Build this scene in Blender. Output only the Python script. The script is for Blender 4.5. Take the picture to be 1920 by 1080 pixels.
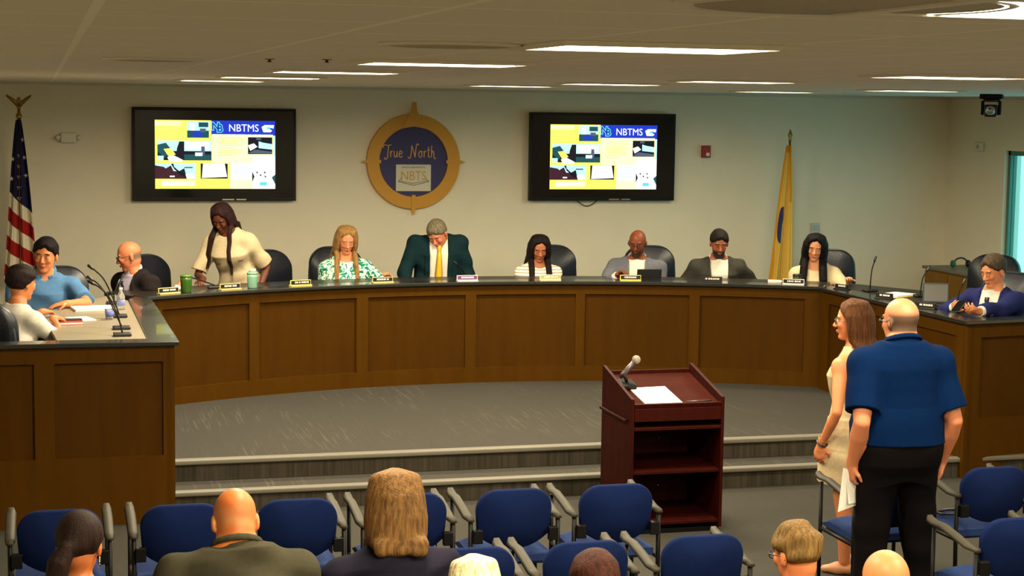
import bpy, bmesh, math, random
import numpy as np
from mathutils import Vector, Matrix
random.seed(7)
for o in list(bpy.data.objects): bpy.data.objects.remove(o, do_unlink=True)
SC = bpy.context.scene
COL = SC.collection
PI = math.pi

# ---------------------------------------------------------------- camera, world, exposure
cd = bpy.data.cameras.new('camera'); cam = bpy.data.objects.new('camera', cd); COL.objects.link(cam)
cd.sensor_width = 36.0; cd.lens = 3236.1155 / 1920 * 36; cd.clip_start = 0.05; cd.clip_end = 100
YAW, PITCH, ROLL = math.radians(15.24191624), math.radians(6.01336758), math.radians(0.81538321)
Fv = Vector((math.sin(YAW)*math.cos(PITCH), math.cos(YAW)*math.cos(PITCH), -math.sin(PITCH)))
R0v = Vector((math.cos(YAW), -math.sin(YAW), 0)); U0v = R0v.cross(Fv)
Rv = R0v*math.cos(ROLL) + U0v*math.sin(ROLL); Uv = U0v*math.cos(ROLL) - R0v*math.sin(ROLL)
M = Matrix((Rv, Uv, -Fv)).transposed().to_4x4(); M.translation = (-3.71782, 0, 2.756)
cam.matrix_world = M
SC.camera = cam
SC.view_settings.view_transform = 'Standard'; SC.view_settings.look = 'None'
SC.view_settings.gamma = 1.0; SC.view_settings.use_curve_mapping = False
SC.view_settings.exposure = 0.12
W = bpy.data.worlds.new('world'); SC.world = W; W.use_nodes = True
bg = W.node_tree.nodes['Background']; bg.inputs[0].default_value = (0.13, 0.42, 0.46, 1); bg.inputs[1].default_value = 3.8
LAMP_COL = (1.0, 0.86, 0.60); LAMP_POWER = 13.0; AREA_POWER = 96.0
SC.cycles.max_bounces = 8; SC.cycles.diffuse_bounces = 5
SC.cycles.sample_clamp_indirect = 6.0

# ---------------------------------------------------------------- helpers
def lin(r, g, b):
    f = lambda c: (c/255/12.92) if c/255 <= 0.04045 else ((c/255+0.055)/1.055)**2.4
    return (f(r), f(g), f(b), 1)

def mat(name, rgb, rough=0.6, metal=0.0, spec=0.5, noise=0.0, nscale=20, bump=0.0, bscale=80, emit=None, estr=0, linear=False, coat=0.0, stretch=None):
    m = bpy.data.materials.new(name); m.use_nodes = True
    nt = m.node_tree; p = nt.nodes['Principled BSDF']
    c = tuple(rgb)+(1,) if linear else lin(*rgb)
    p.inputs['Base Color'].default_value = c
    p.inputs['Roughness'].default_value = rough; p.inputs['Metallic'].default_value = metal
    p.inputs['Specular IOR Level'].default_value = spec
    if coat: p.inputs['Coat Weight'].default_value = coat
    tc = mp = None
    if noise or bump:
        tc = nt.nodes.new('ShaderNodeTexCoord'); mp = nt.nodes.new('ShaderNodeMapping')
        nt.links.new(tc.outputs['Object'], mp.inputs[0])
        if stretch: mp.inputs['Scale'].default_value = stretch
    if noise:
        n = nt.nodes.new('ShaderNodeTexNoise'); n.inputs['Scale'].default_value = nscale; n.inputs['Detail'].default_value = 4
        nt.links.new(mp.outputs[0], n.inputs['Vector'])
        r = nt.nodes.new('ShaderNodeValToRGB'); cr = r.color_ramp
        cr.elements[0].position = 0.3; cr.elements[1].position = 0.7
        cr.elements[0].color = tuple(max(0, x*(1-noise)) for x in c[:3])+(1,)
        cr.elements[1].color = tuple(min(1, x*(1+noise)) for x in c[:3])+(1,)
        nt.links.new(n.outputs[0], r.inputs[0]); nt.links.new(r.outputs[0], p.inputs['Base Color'])
    if bump:
        n2 = nt.nodes.new('ShaderNodeTexNoise'); n2.inputs['Scale'].default_value = bscale; n2.inputs['Detail'].default_value = 3
        nt.links.new(mp.outputs[0], n2.inputs['Vector'])
        b = nt.nodes.new('ShaderNodeBump'); b.inputs['Strength'].default_value = bump; b.inputs['Distance'].default_value = 0.01
        nt.links.new(n2.outputs[0], b.inputs['Height']); nt.links.new(b.outputs[0], p.inputs['Normal'])
    if emit:
        p.inputs['Emission Color'].default_value = tuple(emit)+(1,) if len(emit) == 3 else emit
        p.inputs['Emission Strength'].default_value = estr
    return m

def tag(o, label=None, cat=None, group=None, kind=None):
    if label: o['label'] = label
    if cat: o['category'] = cat
    if group: o['group'] = group
    if kind: o['kind'] = kind
    return o

def thing(name, label, cat, loc=(0, 0, 0), rz=0.0, group=None, kind=None):
    o = bpy.data.objects.new(name, None); COL.objects.link(o)
    o.location = loc; o.rotation_euler = (0, 0, rz); o.empty_display_size = 0.1
    return tag(o, label, cat, group, kind)

def copy_tree(o, parent=None):
    c = o.copy(); COL.objects.link(c)
    if parent is not None:
        c.parent = parent
    for ch in list(o.children): copy_tree(ch, c)
    return c

class MB:
    """collects shapes into one mesh object"""
    def __init__(s): s.v = []; s.f = []; s.mi = []; s.cur = 0; s.smooth = []
    def add(s, vs, fs, smooth=False):
        k = len(s.v); s.v += [tuple(x) for x in vs]
        for f in fs: s.f.append(tuple(i+k for i in f)); s.mi.append(s.cur); s.smooth.append(smooth)
        return s
    def box(s, lo, hi, M=None):
        x0, y0, z0 = lo; x1, y1, z1 = hi
        vs = [(x0,y0,z0),(x1,y0,z0),(x1,y1,z0),(x0,y1,z0),(x0,y0,z1),(x1,y0,z1),(x1,y1,z1),(x0,y1,z1)]
        if M is not None: vs = [tuple(M @ Vector(v)) for v in vs]
        return s.add(vs, [(3,2,1,0),(4,5,6,7),(0,1,5,4),(1,2,6,5),(2,3,7,6),(3,0,4,7)])
    def prism(s, poly, z0, z1, M=None):
        """poly CCW list of (x,y)"""
        n = len(poly); vs = [(x,y,z0) for x,y in poly]+[(x,y,z1) for x,y in poly]
        if M is not None: vs = [tuple(M @ Vector(v)) for v in vs]
        return s.add(vs, [tuple(range(n-1,-1,-1)), tuple(range(n,2*n))]+[(i,(i+1)%n,n+(i+1)%n,n+i) for i in range(n)])
    def tube(s, pts, r, n=10, cap=True, smooth=True):
        pts = [Vector(p) for p in pts]
        rs = r if isinstance(r, (list, tuple)) else [r]*len(pts)
        vs = []; prev = None
        for i, p in enumerate(pts):
            d = (pts[min(i+1, len(pts)-1)]-pts[max(i-1, 0)]).normalized()
            if prev is None:
                a = Vector((0,0,1)) if abs(d.z) < 0.9 else Vector((1,0,0))
                u = d.cross(a).normalized()
            else:
                u = (prev - d*prev.dot(d)).normalized()
            prev = u; w = d.cross(u)
            for k in range(n):
                t = 2*PI*k/n; vs.append(p+(u*math.cos(t)+w*math.sin(t))*rs[i])
        fs = [(i*n+k, i*n+(k+1)%n, (i+1)*n+(k+1)%n, (i+1)*n+k) for i in range(len(pts)-1) for k in range(n)]
        s.add(vs, fs, smooth)
        if cap:
            k = len(s.v)-len(vs)
            s.f.append(tuple(k+j for j in range(n-1,-1,-1))); s.mi.append(s.cur); s.smooth.append(False)
            b = k+(len(pts)-1)*n
            s.f.append(tuple(b+j for j in range(n))); s.mi.append(s.cur); s.smooth.append(False)
        return s
    def lathe(s, prof, c=(0,0,0), n=20, smooth=True):
        """prof list of (r,z)"""
        vs = [(c[0]+r*math.cos(2*PI*k/n), c[1]+r*math.sin(2*PI*k/n), c[2]+z) for r, z in prof for k in range(n)]
        fs = [(i*n+k, i*n+(k+1)%n, (i+1)*n+(k+1)%n, (i+1)*n+k) for i in range(len(prof)-1) for k in range(n)]
        s.add(vs, fs, smooth); k = len(s.v)-len(vs)
        if prof[0][0] > 1e-6: s.f.append(tuple(k+j for j in range(n-1,-1,-1))); s.mi.append(s.cur); s.smooth.append(False)
        b = k+(len(prof)-1)*n
        if prof[-1][0] > 1e-6: s.f.append(tuple(b+j for j in range(n))); s.mi.append(s.cur); s.smooth.append(False)
        return s
    def ball(s, c, r, n=14):
        prof = [(max(1e-7, math.sin(PI*i/10)), -math.cos(PI*i/10)) for i in range(11)]
        rr = r if isinstance(r, (list, tuple)) else (r, r, r)
        vs = [(c[0]+rr[0]*p*math.cos(2*PI*k/n), c[1]+rr[1]*p*math.sin(2*PI*k/n), c[2]+rr[2]*z) for p, z in prof for k in range(n)]
        fs = [(i*n+k, i*n+(k+1)%n, (i+1)*n+(k+1)%n, (i+1)*n+k) for i in range(10) for k in range(n)]
        return s.add(vs, fs, True)
    def grid(s, fn, nu, nv, smooth=True, closed_u=False):
        vs = [fn(i/(nu), j/(nv)) for i in range(nu+1) for j in range(nv+1)]
        fs = [(i*(nv+1)+j, (i+1)*(nv+1)+j, (i+1)*(nv+1)+j+1, i*(nv+1)+j+1) for i in range(nu) for j in range(nv)]
        return s.add(vs, fs, smooth)
    def build(s, name, m, parent=None, bevel=0.0, segs=2, loc=None, rz=None, subsurf=0, solid=0.0):
        me = bpy.data.meshes.new(name); me.from_pydata(s.v, [], s.f)
        for x in (m if isinstance(m, (list, tuple)) else [m]): me.materials.append(x)
        me.polygons.foreach_set('material_index', s.mi); me.polygons.foreach_set('use_smooth', s.smooth)
        me.update()
        o = bpy.data.objects.new(name, me); COL.objects.link(o)
        if parent is not None: o.parent = parent
        if loc is not None: o.location = loc
        if rz is not None: o.rotation_euler = (0, 0, rz)
        if solid:
            q = o.modifiers.new('solid', 'SOLIDIFY'); q.thickness = solid; q.offset = 0
        if bevel:
            q = o.modifiers.new('bevel', 'BEVEL'); q.width = bevel; q.segments = segs; q.limit_method = 'ANGLE'; q.angle_limit = math.radians(40)
        if subsurf:
            q = o.modifiers.new('sub', 'SUBSURF'); q.levels = subsurf; q.render_levels = subsurf
        return o

def text_mesh(txt, size, depth=0.002, align='CENTER', shear=0.0, sx=1.0, bold=0.0):
    """returns verts, faces of a text standing in the XZ plane facing -Y, centred at the origin"""
    cu = bpy.data.curves.new('txt', 'FONT'); cu.body = txt; cu.size = size; cu.extrude = depth/2; cu.align_x = align; cu.align_y = 'CENTER'
    cu.shear = shear; cu.offset = bold; cu.resolution_u = 3
    o = bpy.data.objects.new('txt', cu); COL.objects.link(o)
    dg = bpy.context.evaluated_depsgraph_get(); me = bpy.data.meshes.new_from_object(o.evaluated_get(dg))
    vs = [(v.co.x*sx, -v.co.z, v.co.y) for v in me.vertices]; fs = [tuple(p.vertices) for p in me.polygons]
    bpy.data.objects.remove(o); bpy.data.curves.remove(cu); bpy.data.meshes.remove(me)
    return vs, fs

def add_text(mb, txt, size, at, depth=0.002, rz=0.0, **k):
    vs, fs = text_mesh(txt, size, depth, **k)
    c, s_ = math.cos(rz), math.sin(rz)
    mb.add([(at[0]+x*c-y*s_, at[1]+x*s_+y*c, at[2]+z) for x, y, z in vs], fs)

def rotz(a): return Matrix.Rotation(a, 4, 'Z')

# ---------------------------------------------------------------- materials
WALL = mat('wall_paint', (225, 216, 192), 0.75, noise=0.02, nscale=3, bump=0.05, bscale=250)
CEIL = mat('ceiling_tile', (222, 214, 194), 0.9)
TRIMM = mat('trim_grey', (150, 145, 130), 0.6)
def ceiling_nodes(m):
    nt = m.node_tree; p = nt.nodes['Principled BSDF']
    tc = nt.nodes.new('ShaderNodeTexCoord'); sx = nt.nodes.new('ShaderNodeSeparateXYZ'); nt.links.new(tc.outputs['Object'], sx.inputs[0])
    def line(out, pitch, off):
        a = nt.nodes.new('ShaderNodeMath'); a.operation = 'ADD'; a.inputs[1].default_value = off; nt.links.new(out, a.inputs[0])
        b = nt.nodes.new('ShaderNodeMath'); b.operation = 'PINGPONG'; b.inputs[1].default_value = pitch/2; nt.links.new(a.outputs[0], b.inputs[0])
        c = nt.nodes.new('ShaderNodeMath'); c.operation = 'LESS_THAN'; c.inputs[1].default_value = 0.010; nt.links.new(b.outputs[0], c.inputs[0]); return c.outputs[0]
    l1 = line(sx.outputs[0], 0.6, 0.02); l2 = line(sx.outputs[1], 0.6, 0.02)
    mx = nt.nodes.new('ShaderNodeMath'); mx.operation = 'MAXIMUM'; nt.links.new(l1, mx.inputs[0]); nt.links.new(l2, mx.inputs[1])
    mix = nt.nodes.new('ShaderNodeMix'); mix.data_type = 'RGBA'
    mix.inputs[6].default_value = lin(222, 214, 194); mix.inputs[7].default_value = lin(238, 230, 210)
    nt.links.new(mx.outputs[0], mix.inputs[0]); nt.links.new(mix.outputs[2], p.inputs['Base Color'])
ceiling_nodes(CEIL)

def carpet(name, base, streak, dark, sx=(60, 4, 1), rot=0.0, amount=0.5):
    m = bpy.data.materials.new(name); m.use_nodes = True; nt = m.node_tree; p = nt.nodes['Principled BSDF']
    p.inputs['Roughness'].default_value = 0.95; p.inputs['Specular IOR Level'].default_value = 0.1
    tc = nt.nodes.new('ShaderNodeTexCoord')
    # carpet tiles: alternate streak direction slightly with a big checker of offsets
    mp = nt.nodes.new('ShaderNodeMapping'); mp.inputs['Scale'].default_value = sx; mp.inputs['Rotation'].default_value = (0, 0, rot)
    nt.links.new(tc.outputs['Object'], mp.inputs[0])
    n1 = nt.nodes.new('ShaderNodeTexNoise'); n1.inputs['Scale'].default_value = 1.0; n1.inputs['Detail'].default_value = 3; nt.links.new(mp.outputs[0], n1.inputs['Vector'])
    n2 = nt.nodes.new('ShaderNodeTexNoise'); n2.inputs['Scale'].default_value = 1.1; n2.inputs['Detail'].default_value = 1; nt.links.new(tc.outputs['Object'], n2.inputs['Vector'])
    n3 = nt.nodes.new('ShaderNodeTexNoise'); n3.inputs['Scale'].default_value = 90; n3.inputs['Detail'].default_value = 3; nt.links.new(tc.outputs['Object'], n3.inputs['Vector'])
    r1 = nt.nodes.new('ShaderNodeValToRGB'); r1.color_ramp.elements[0].position = 0.56; r1.color_ramp.elements[1].position = 0.70
    nt.links.new(n1.outputs[0], r1.inputs[0])
    r2 = nt.nodes.new('ShaderNodeValToRGB'); r2.color_ramp.elements[0].position = 0.42; r2.color_ramp.elements[1].position = 0.62
    nt.links.new(n2.outputs[0], r2.inputs[0])
    mu = nt.nodes.new('ShaderNodeMath'); mu.operation = 'MULTIPLY'; nt.links.new(r1.outputs[0], mu.inputs[0]); nt.links.new(r2.outputs[0], mu.inputs[1])
    mu2 = nt.nodes.new('ShaderNodeMath'); mu2.operation = 'MULTIPLY'; mu2.inputs[1].default_value = amount; nt.links.new(mu.outputs[0], mu2.inputs[0])
    mixa = nt.nodes.new('ShaderNodeMix'); mixa.data_type = 'RGBA'; mixa.inputs[6].default_value = lin(*dark); mixa.inputs[7].default_value = lin(*base)
    nt.links.new(n3.outputs[0], mixa.inputs[0])
    mixb = nt.nodes.new('ShaderNodeMix'); mixb.data_type = 'RGBA'; mixb.inputs[7].default_value = lin(*streak)
    nt.links.new(mixa.outputs[2], mixb.inputs[6]); nt.links.new(mu2.outputs[0], mixb.inputs[0]); nt.links.new(mixb.outputs[2], p.inputs['Base Color'])
    return m
CARPET = carpet('grey_carpet', (62, 59, 53), (86, 81, 72), (46, 44, 39), sx=(60, 2.2, 1), rot=0.42, amount=0.45)
FLOORC = carpet('floor_carpet', (58, 56, 50), (72, 68, 61), (44, 42, 37), sx=(30, 3.0, 1), rot=0.5, amount=0.25)
RISER = mat('riser_carpet', (56, 51, 41), 0.95, spec=0.1, noise=0.35, nscale=8, stretch=(5, 5, 0.15))
NOSING = mat('stair_nosing', (92, 87, 75), 0.55)
WOOD = mat('oak_brown_panel', (64, 38, 1), 0.55, spec=0.05, noise=0.10, nscale=2.5, stretch=(6, 6, 0.6))
WOODP = mat('oak_brown_inset', (59, 34, 1), 0.55, spec=0.05, noise=0.10, nscale=2.5, stretch=(6, 6, 0.6))
LEDGE = mat('black_green_laminate', (30, 32, 30), 0.22, spec=0.6, coat=0.3)
WORKTOPD = mat('dark_laminate', (36, 32, 28), 0.35, spec=0.3)
WORKTOP = mat('beige_laminate', (134, 124, 104), 0.35, noise=0.03, nscale=60)
CHERRY = mat('cherry_veneer', (40, 6, 2), 0.5, spec=0.08, noise=0.25, nscale=3, stretch=(8, 8, 0.8))
CHERRYT = mat('cherry_veneer_top', (46, 13, 6), 0.6, spec=0.03, noise=0.2, nscale=3, stretch=(1, 8, 8))
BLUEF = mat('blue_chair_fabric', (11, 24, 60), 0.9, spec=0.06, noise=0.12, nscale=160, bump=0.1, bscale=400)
BLUEF_LIT = mat('blue_fabric_lit', (30, 46, 86), 0.9, spec=0.08, noise=0.12, nscale=160, bump=0.1, bscale=400)  # chair fabric with the light on the seat mixed into its colour
BLACKM = mat('black_metal', (12, 10, 10), 0.45, spec=0.15)
BLACKP = mat('black_plastic', (16, 16, 17), 0.45)
ARMP = mat('grey_arm_plastic', (52, 48, 38), 0.6, spec=0.2)
LEATHER = mat('navy_leather', (18, 21, 30), 0.42, spec=0.35, bump=0.15, bscale=60)
LEATHERT = mat('charcoal_chair_back', (40, 42, 48), 0.4, spec=0.5)
WHITEP = mat('white_plastic', (215, 208, 190), 0.5)
PAPER = mat('white_paper', (235, 232, 222), 0.8)
GOLD = mat('gold_paint', (196, 138, 14), 0.5)
BRASS = mat('brass', (150, 120, 60), 0.3, metal=0.9)
RED = mat('red_alarm', (150, 14, 16), 0.4)
GREENP = mat('green_tumbler', (46, 82, 16), 0.35)
MINTP = mat('mint_tumbler', (112, 152, 130), 0.35)
NAVYBLUE = mat('sign_blue', (40, 38, 92), 0.6)
CHROME = mat('steel', (170, 168, 165), 0.25, metal=1.0)
# ---------------------------------------------------------------- the room
WY, CZ, XR, XL, YB = 17.643, 2.926, 6.18, -6.4, -2.2
SZ = 0.300
def slab(name, lo, hi, m, kind='structure'):
    o = MB().box(lo, hi).build(name, m); o['kind'] = kind; return o
slab('floor', (XL-0.1, YB-0.1, -0.1), (XR+0.1, WY+0.1, 0), FLOORC)
slab('ceiling', (XL-0.1, YB-0.1, CZ), (XR+0.1, WY+0.1, CZ+0.1), CEIL)
slab('wall_back', (XL-0.1, WY, 0), (XR+0.1, WY+0.1, CZ), WALL)
slab('wall_left', (XL-0.1, YB, 0), (XL, WY, CZ), WALL)
slab('wall_front', (XL-0.1, YB-0.1, 0), (XR+0.1, YB, CZ), WALL)
# right wall with a tall window opening  y 14.6..16.15, z 0.9..2.30
wy0, wy1, wz0, wz1 = 10.2, 16.42, 0.85, 2.36
mb = MB()
mb.box((XR, YB, 0), (XR+0.2, wy0, CZ)); mb.box((XR, wy1, 0), (XR+0.2, WY, CZ))
mb.box((XR, wy0, 0), (XR+0.2, wy1, wz0)); mb.box((XR, wy0, wz1), (XR+0.2, wy1, CZ))
o = mb.build('wall_right', WALL); o['kind'] = 'structure'
win = thing('window_1', None, None, (XR, (wy0+wy1)/2, wz0), kind='structure')
FRAMEG = mat('window_frame_paint', (70, 120, 105), 0.5)
GLASS = bpy.data.materials.new('window_glass'); GLASS.use_nodes = True
_p = GLASS.node_tree.nodes['Principled BSDF']; _p.inputs['Transmission Weight'].default_value = 1.0; _p.inputs['Roughness'].default_value = 0.0; _p.inputs['IOR'].default_value = 1.02; _p.inputs['Base Color'].default_value = (0.9, 1, 0.98, 1)
mb = MB(); hw = (wy1-wy0)/2; hh = wz1-wz0
for y0, y1, z0, z1 in [(-hw, -hw+0.05, 0, hh), (hw-0.05, hw, 0, hh), (-hw, hw, 0, 0.05), (-hw, hw, hh-0.05, hh), (-hw/3-0.02, -hw/3+0.02, 0.05, hh-0.05), (hw/3-0.02, hw/3+0.02, 0.05, hh-0.05)]:
    mb.box((0.04, y0, z0), (0.12, y1, z1))
mb.build('window_frame', FRAMEG, win, bevel=0.004)
MB().box((0.075, -hw+0.05, 0.05), (0.081, hw-0.05, hh-0.05)).build('window_pane', GLASS, win)
MB().box((-0.03, -hw-0.03, -0.03), (0.12, hw+0.03, 0.0)).build('window_sill', WHITEP, win, bevel=0.004)
# baseboards
o = MB().box((XL, WY-0.015, SZ), (XR, WY, SZ+0.1)).build('baseboard_back', TRIMM); o['kind'] = 'structure'
o = MB().box((XL, WY-0.03, CZ-0.028), (XR, WY, CZ)).build('trim_1', mat('ceiling_angle', (205, 198, 178), 0.6)); o['kind'] = 'structure'
o = MB().box((XR-0.03, YB, CZ-0.028), (XR, WY-0.03, CZ)).build('trim_2', bpy.data.materials['ceiling_angle']); o['kind'] = 'structure'

# carpeted platform with two steps
YS = 11.888
st = thing('stage_platform', 'grey carpeted platform with two long steps under the dais', 'platform', (0, YS, 0), kind='structure')
x0, x1 = XL+0.005, XR-0.005
MB().box((x0, 0.0, 0.0), (x1, WY-YS-0.002, SZ-0.0)).build('deck', CARPET, st)
MB().box((x0, -0.02, SZ/2+0.002), (x1, 0.0, SZ-0.035)).build('riser', RISER, st)
MB().box((x0, -0.318, 0.0), (x1, -0.02, SZ/2)).build('tread', CARPET, st)
MB().box((x0, -0.335, 0.0), (x1, -0.318, SZ/2-0.03)).build('riser', RISER, st)
MB().box((x0, -0.045, SZ-0.035), (x1, 0.035, SZ+0.004)).build('nosing', NOSING, st, bevel=0.012, segs=3)
MB().box((x0, -0.362, SZ/2-0.033), (x1, -0.29, SZ/2+0.004)).build('nosing', NOSING, st, bevel=0.012, segs=3)

# ceiling lights
LAMP = mat('lamp_diffuser', (255, 255, 255), 0.5, emit=LAMP_COL, estr=LAMP_POWER)
FRAMEW = mat('fixture_frame', (215, 208, 190), 0.5)
lights = [(-2.1, 0.15), (-2.1, 2.42), (-2.1, 4.53), (-2.18, 6.78), (-2.24, 9.0), (-2.28, 11.35), (-2.38, 13.5),
          (0.33, 0.15), (0.35, 2.6), (0.38, 5.0), (0.38, 7.32), (0.27, 9.65), (0.14, 11.6), (-0.02, 13.7),
          (2.75, 0.15), (2.75, 2.6), (2.78, 5.0), (2.8, 7.4), (2.8, 9.8), (2.82, 12.25), (2.72, 14.64)]  # lamps with the fallback label are out of view, added for illumination
lab = {1: 'square recessed ceiling light cut off by the top right picture corner', 2: 'broadest bright ceiling light near the top, above the right screen',
       3: 'bright ceiling light above the round gold sign, second largest on the left line', 4: 'thin ceiling light strip above the gap between left screen and round sign',
       5: 'ceiling light above the right end of the left screen', 6: 'ceiling light farthest left, above the middle of the left screen',
       10: 'ceiling light at far right edge, just left of the hanging camera', 11: 'ceiling light above the red fire alarm', 12: 'ceiling light above the left half of the right screen',
       13: 'small thin ceiling light between round sign and right screen, close to the back wall', 19: 'thin ceiling light close above the right wall corner', 20: 'thin ceiling light close to the back wall above the yellow flag'}
proto = None
for i, (x, y) in enumerate(lights):
    L_ = lab.get(i, 'square ceiling light added out of view for more illumination')
    if proto is None:
        proto = thing('ceiling_light', L_, 'light', (x, y, CZ), group='square ceiling lights')
        mb = MB()
        for a in [((-0.33, -0.28), (0.33, -0.20)), ((-0.33, 0.20), (0.33, 0.28)), ((-0.33, -0.20), (-0.30, 0.20)), ((0.30, -0.20), (0.33, 0.20))]:
            mb.box(a[0]+(-0.012,), a[1]+(-0.0005,))
        mb.build('frame', FRAMEW, proto)
        MB().box((-0.30, -0.20, -0.008), (0.30, 0.20, -0.001)).build('diffuser', LAMP, proto)
        al = bpy.data.lights.new('louvre_light', 'AREA'); al.shape = 'RECTANGLE'; al.size = 0.58; al.size_y = 0.38; al.energy = AREA_POWER; al.color = LAMP_COL; al.spread = math.radians(174)
        ao = bpy.data.objects.new('louvre_light', al); COL.objects.link(ao); ao.parent = proto; ao.location = (0, 0, -0.016)
        o = proto
    else:
        o = copy_tree(proto); o.location = (x, y, CZ)
        if x > 2:                                   # the right line of lamps runs dimmer
            for ch in o.children:
                if ch.type == 'LIGHT':
                    if 'dim_louvre' not in bpy.data.lights: q_ = ch.data.copy(); q_.name = 'dim_louvre'; q_.energy = AREA_POWER*0.42
                    ch.data = bpy.data.lights['dim_louvre']
    o['label'] = L_
# ceiling air diffusers and sprinkler heads
GREYV = mat('vent_grey', (168, 158, 136), 0.8)
for (x, y, r, l) in [(-2.62, 4.72, 0.20, 'round ceiling speaker grille above the gap between left screen and round sign'), (-3.28, 7.17, 0.2, 'faint round ceiling speaker grille above the left edge of the left screen'),
                   (-2.50, 2.50, 0.27, 'largest dark round ceiling speaker grille at the top edge of the picture')]:
    t = thing('ceiling_speaker', l, 'speaker', (x, y, CZ), group='round ceiling speakers')
    MB().lathe([(r, 0.0), (r, -0.006), (r-0.02, -0.010), (r-0.03, -0.006)], n=40).build('rim', FRAMEW, t)
    MB().lathe([(r-0.03, -0.001), (r-0.032, -0.008), (0.001, -0.009)], n=40).build('grille', GREYV, t)
for (x, y, l) in [(-2.862, 6.77, 'left sprinkler head among ceiling tiles above the left screen'), (-2.654, 6.67, 'right sprinkler head among ceiling tiles above the left screen')]:
    t = thing('sprinkler_head', l, 'sprinkler', (x, y, CZ), group='sprinkler heads')
    MB().lathe([(0.02, 0), (0.02, -0.003), (0.006, -0.004), (0.006, -0.011)], n=16).build('escutcheon', BRASS, t)
    MB().lathe([(0.009, -0.011), (0.009, -0.013)], n=12).build('deflector', BLACKM, t)

# ---------------------------------------------------------------- the dais
AC = Vector((0, 9.03)); R0 = 5.70; ZD = 1.206; HA = 30.9
def arcp(R, deg, z): a = math.radians(deg); return (AC.x+R*math.sin(a), AC.y+R*math.cos(a), z)
def arc_slab(mb, r0, r1, a0, a1, z0, z1, n=48):
    vs = []
    for i in range(n+1):
        a = a0+(a1-a0)*i/n
        vs += [arcp(r0, a, z0), arcp(r1, a, z0), arcp(r1, a, z1), arcp(r0, a, z1)]
    fs = []
    for i in range(n):
        b = i*4; c = b+4
        fs += [(b, c, c+1, b+1), (b+1, c+1, c+2, b+2), (b+2, c+2, c+3, b+3), (b+3, c+3, c, b)]
    fs += [(0, 1, 2, 3), (n*4+3, n*4+2, n*4+1, n*4)]
    mb.add(vs, [tuple(reversed(f)) for f in fs])
dais = thing('dais_desk', 'long curved oak-brown council desk with black ledge in front of the seated panel', 'desk', (0, 0, 0))
RF = R0+0.035
mb = MB(); arc_slab(mb, RF+0.022, RF+0.05, -HA, HA, SZ, ZD-0.03); mb.build('front_panel', WOODP, dais)
seams = [(-29.3, -21.15), (-20.2, -11.2), (-10.15, -1.2), (-0.2, 8.85), (9.68, 19.07), (19.98, 29.3)]
PZ0, PZ1 = SZ+0.135, ZD-0.118
mb = MB(); arc_slab(mb, RF, RF+0.022, -HA, HA, SZ, PZ0); arc_slab(mb, RF, RF+0.022, -HA, HA, PZ1, ZD-0.03)
edges = [-HA]+[e for s_ in seams for e in s_]+[HA]
for k in range(0, len(edges), 2): arc_slab(mb, RF, RF+0.022, edges[k], edges[k+1], PZ0, PZ1, 4)
mb.build('panel_frame', WOOD, dais)
mb = MB(); arc_slab(mb, R0, R0+0.20, -HA, HA, ZD-0.03, ZD); mb.build('ledge', LEDGE, dais, bevel=0.006)
mb = MB(); arc_slab(mb, R0+0.2, R0+0.62, -HA, HA, ZD-0.045, ZD-0.012); mb.build('worktop', WORKTOPD, dais)

def panel_wall(parent, p0, p1, z0, panels, zt, zb, thick=0.05):
    """straight panelled wall from p0 to p1 (front face on the left hand walking p0->p1); panels = list of (s0,s1) along it"""
    d = Vector((p1[0]-p0[0], p1[1]-p0[1])); L = d.length; d /= L
    Mx = Matrix(((d.x, -d.y, 0, p0[0]), (d.y, d.x, 0, p0[1]), (0, 0, 1, 0), (0, 0, 0, 1)))
    m1 = MB().box((0, 0.022, z0), (L, thick, ZD-0.03), Mx); m1.build('front_panel', WOODP, parent)
    m2 = MB()
    m2.box((0, 0, z0), (L, 0.022, zb), Mx); m2.box((0, 0, zt), (L, 0.022, ZD-0.03), Mx)
    e = [0]+[q for s_ in panels for q in s_]+[L]
    for k in range(0, len(e), 2):
        if e[k+1]-e[k] > 1e-4: m2.box((e[k], 0, zb), (e[k+1], 0.022, zt), Mx)
    m2.build('panel_frame', WOOD, parent)
# left wing: front wall (faces camera), inner wall (faces +x), ledge, worktop
lw = thing('dais_desk', 'left wing of the council desk, panelled front wall at the left picture edge', 'desk', (0, 0, 0))
FY = 11.325
panel_wall(lw, (-6.0, FY), (-2.905, FY), 0.0, [(0.25, 1.24), (1.34, 2.21), (2.335, 3.02)], 1.072, 0.452)
panel_wall(lw, (-2.905, FY), (-2.935, 13.86), 0.0, [(0.15, 1.2), (1.3, 2.4)], 1.072, 0.452)
mb = MB().prism([(-6.0, 11.295), (-2.875, 11.295), (-2.905, 13.83), (-3.02, 13.99), (-3.08, 13.8), (-3.07, 11.46), (-6.0, 11.46)], ZD-0.03, ZD)
mb.build('ledge', LEDGE, lw, bevel=0.005)
mb = MB().prism([(-3.64, 11.47), (-3.07, 11.47), (-3.085, 13.8), (-3.14, 13.97), (-3.16, 14.28), (-3.74, 13.15)], ZD-0.045, ZD-0.012)
mb.build('worktop', WORKTOP, lw, bevel=0.004)
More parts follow.
